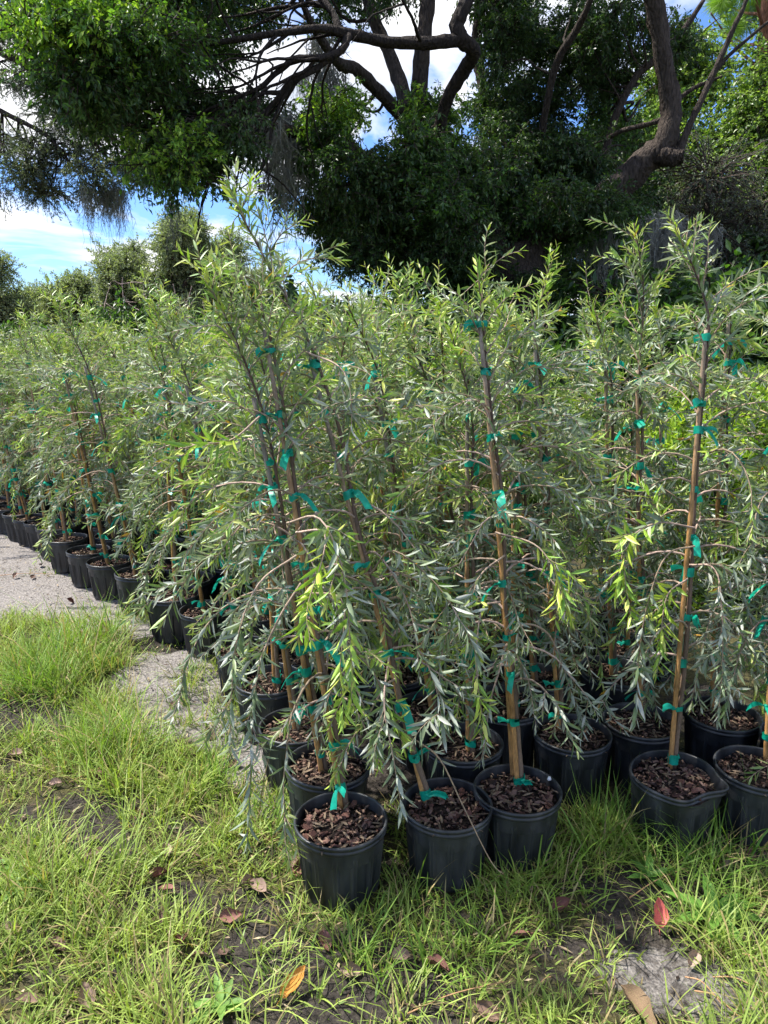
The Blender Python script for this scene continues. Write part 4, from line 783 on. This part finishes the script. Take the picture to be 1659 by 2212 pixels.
GB3 = grass_buf(3, 6500, (-2.6, 2.1, 1.2, 4.4), .20, .15, (5, 12), .025, keep=keep_tall, cols=(lin(142, 172, 72), lin(104, 142, 58), lin(176, 176, 110)), wid=.0042)
for g_, lab in ((GB, 'fine bright green grass growing over the sandy ground'), (GB2, 'short worn turf and low weeds on the sandy ground'), (GB3, 'long green grass standing in tufts against the black pots')):
    obj('grass', g_.mesh('grass', M['grass'], False), kind='stuff', label=lab, category='grass')

# ------------------------------------------------------------------ fallen leaves, straws, weeds
def dead_leaf_mesh(seed, c, L_=1.0, Wd=.55):
    rg = np.random.default_rng(seed); n, k = 9, 5; t_ = np.linspace(0, 1, n); w = np.sin(np.pi * t_ ** .85) ** .8 * Wd / 2 + .004; curl = rg.uniform(.4, 1.3); V = []
    for i in range(n):
        for j in range(k):
            s_ = j / (k - 1) * 2 - 1; V.append((s_ * w[i] * (1 + .08 * rg.normal()), t_[i] - .5, abs(s_) ** 2 * w[i] * curl + .12 * (t_[i] - .5) ** 2 * 2 + rg.normal(0, .022)))
    F = [[i * k + j, i * k + j + 1, (i + 1) * k + j + 1, (i + 1) * k + j] for i in range(n - 1) for j in range(k - 1)]; V = np.array(V)
    B = Buf(); vn = fbm(V[:, 0] * 9 + seed, V[:, 1] * 9 + 20); B.add(V, np.array(F), c[None] * (.65 + .7 * vn[:, None])); v, f = tube(np.array([[0, -.5, .03], [.01, -.62, .05], [.03, -.74, .04]]), [.016, .012, .01], 4); B.add(v, f, c * .7); return B.mesh('fallen_leaf', M['dead'])
DL = [dead_leaf_mesh(s, c) for s, c in enumerate([lin(150, 126, 112), lin(124, 100, 86), lin(134, 94, 84), lin(98, 78, 68), lin(164, 142, 126), lin(108, 72, 64)])]
rg = np.random.default_rng(12)
def fallen(p, me, L_, lab, group, tilt=.38):
    o = obj('fallen_leaf', me, label=lab, category='leaf', group=group); o.location = Vector((p[0], p[1], float(gheight(p[0:1], p[1:2])[0]) + .008 + rg.random() * .014)); o.scale = (L_,) * 3; o.rotation_euler = (rg.normal(0, tilt), rg.normal(0, tilt), rg.random() * 6.28); return o
GL = 'dry leaves lying on the ground'
for u, v in [(188, 1330), (375, 1523), (395, 1515), (210, 1690), (190, 1858), (215, 1850), (195, 1825), (358, 1850), (345, 1905), (365, 1945), (590, 1820), (640, 1870), (530, 1915), (560, 1925), (500, 1990), (20, 2030), (235, 2140), (190, 2165), (310, 2110), (430, 2080), (480, 2070), (395, 2045), (120, 2060), (280, 2000), (650, 1890), (350, 1990),
             (520, 1570), (500, 1660), (610, 1690), (455, 1590), (760, 2110), (700, 2040), (950, 2100), (860, 2080), (1130, 2020), (1210, 1960), (1580, 1870), (1500, 2080), (1620, 1850), (90, 1230), (70, 1250), (230, 1265), (210, 1290), (150, 1300), (110, 1200), (40, 1250), (30, 1640), (120, 1700), (300, 1760), (1390, 2180), (1050, 2190), (60, 2180)]:
    fallen(gnd(u + rg.normal(0, 3), v + rg.normal(0, 3)), DL[rg.integers(6)], rg.uniform(.045, .075), 'dry curled leaf lying on the bare sandy strip beside the pots' if v < 1340 else 'dry curled leaf on the soil close to the front corner pot' if 480 < u < 760 and v < 2060 else 'dry tan leaf lying in the grass in front of the pots' if u > 760 else 'dry curled leaf on the soil patches beside the tall grass' if v < 1780 else 'dry brown leaf lying in the short worn grass', GL)
f1 = fallen(gnd(1418, 2005), dead_leaf_mesh(60, lin(222, 116, 108), Wd=.55), .085, 'pinkish-red leaf standing in the grass in front of the dented pot', GL); f1.rotation_euler = (1.15, .1, .15); f1.location.z += .045
f2 = fallen(gnd(635, 2150), dead_leaf_mesh(61, lin(186, 132, 58), Wd=.4), .095, 'long orange-yellow leaf lying in the grass', GL); f2.rotation_euler = (.5, .3, -.6); f2.location.z += .02
f3 = fallen(gnd(1375, 2195), dead_leaf_mesh(62, lin(132, 110, 84), Wd=.5), .12, 'large curled tan leaf beside the bare grey gravel', GL)
# crumbs of bark, dead blades and twig bits scattered over the soil
rgl = np.random.default_rng(55); n_ = 9000; lx_ = rgl.uniform(-3.6, 2.0, n_); ly_ = rgl.uniform(.95, 6.4, n_); okl = (np.abs(lx_ / ly_) < .62) & left_of(.3)(lx_, ly_); lx_, ly_ = lx_[okl], ly_[okl]; n_ = len(lx_); al = rgl.random(n_) * 6.283
LT = Buf(); LT.add(*lo_leaf(np.stack([lx_, ly_, gheight(lx_, ly_) + .004 + rgl.random(n_) * .01], -1), np.stack([np.cos(al), np.sin(al), rgl.normal(0, .18, n_)], -1), np.stack([rgl.normal(0, .3, n_), rgl.normal(0, .3, n_), np.ones(n_)], -1),
    rgl.uniform(.008, .05, n_), rgl.uniform(.002, .011, n_), np.array([lin(150, 132, 106), lin(104, 84, 68), lin(60, 48, 42), lin(186, 168, 136)])[rgl.integers(0, 4, n_)] * rgl.uniform(.6, 1.1, (n_, 1))))
obj('leaf_litter', LT.mesh('leaf_litter', M['dead'], False), kind='stuff', label='crumbs of bark, dead blades and twig bits on the soil', category='litter')
# straws and stalks
SW = 'dry straws lying on the ground'
for (u0, v0, u1, v1) in [(1190, 2110, 1130, 2160), (1360, 1940, 1480, 1875), (1480, 2110, 1560, 2170), (1540, 2110, 1659, 2150), (1600, 2060, 1659, 2110), (880, 2190, 1090, 2120), (0, 1243, 120, 1240), (150, 1690, 270, 1640), (1500, 2140, 1600, 2200)]:
    a, b2 = gnd(u0, v0, .012), gnd(u1, v1, .02); P = spline(np.array([a, a * .6 + b2 * .4 + [0.01, .01, .008], b2]), 12); B = Buf(); v, f = tube(P - a, np.linspace(.0022, .0012, 12), 5); B.add(v, f, lin(180, 140, 104)); o = obj('straw', B.mesh('straw', M['dead']), label='thin dry tan stalk lying across the grass', category='straw', group=SW); o.location = Vector(a)
# broad-leaved weeds
def weed(u, v, n, L_, lab, c):
    g0 = gnd(u, v); root = thing('broadleaf_weed', lab, 'weed', (g0[0], g0[1], float(gheight(g0[0:1], g0[1:2])[0])), 'broad-leaved weeds in the grass')
    rg = np.random.default_rng(int(u))
    for i in range(n):
        a = i * 2.4 + rg.normal(0, .3); B = Buf(); el = rg.uniform(.15, .7); B.add(*hi_leaf(np.zeros((1, 3)), np.array([[math.cos(a) * math.cos(el), math.sin(a) * math.cos(el), math.sin(el)]]), np.array([[0, 0, 1.]]), np.array([L_ * rg.uniform(.6, 1.1)]), np.array([L_ * .26]), np.array([.35]), (c * rg.uniform(.8, 1.15))[None])); o = obj('leaf', B.mesh('leaf', M['grass']), root); o.location.z = .015
weed(1545, 1985, 11, .15, 'broad-leaved green weed in the grass below the dented pot', lin(112, 156, 66)); weed(1400, 1905, 7, .10, 'small broad-leaved weed under the dented pot', lin(96, 140, 60)); weed(45, 1930, 12, .10, 'low leafy weed rosette in the short grass', lin(120, 160, 80)); weed(35, 1880, 8, .08, 'smaller leafy weed beside the low rosette', lin(124, 164, 84)); weed(480, 2190, 9, .09, 'leafy weed rosette near the orange-yellow leaf', lin(126, 164, 80))
print('built', len(bpy.data.objects), 'objects', round(time.time() - T0, 1))
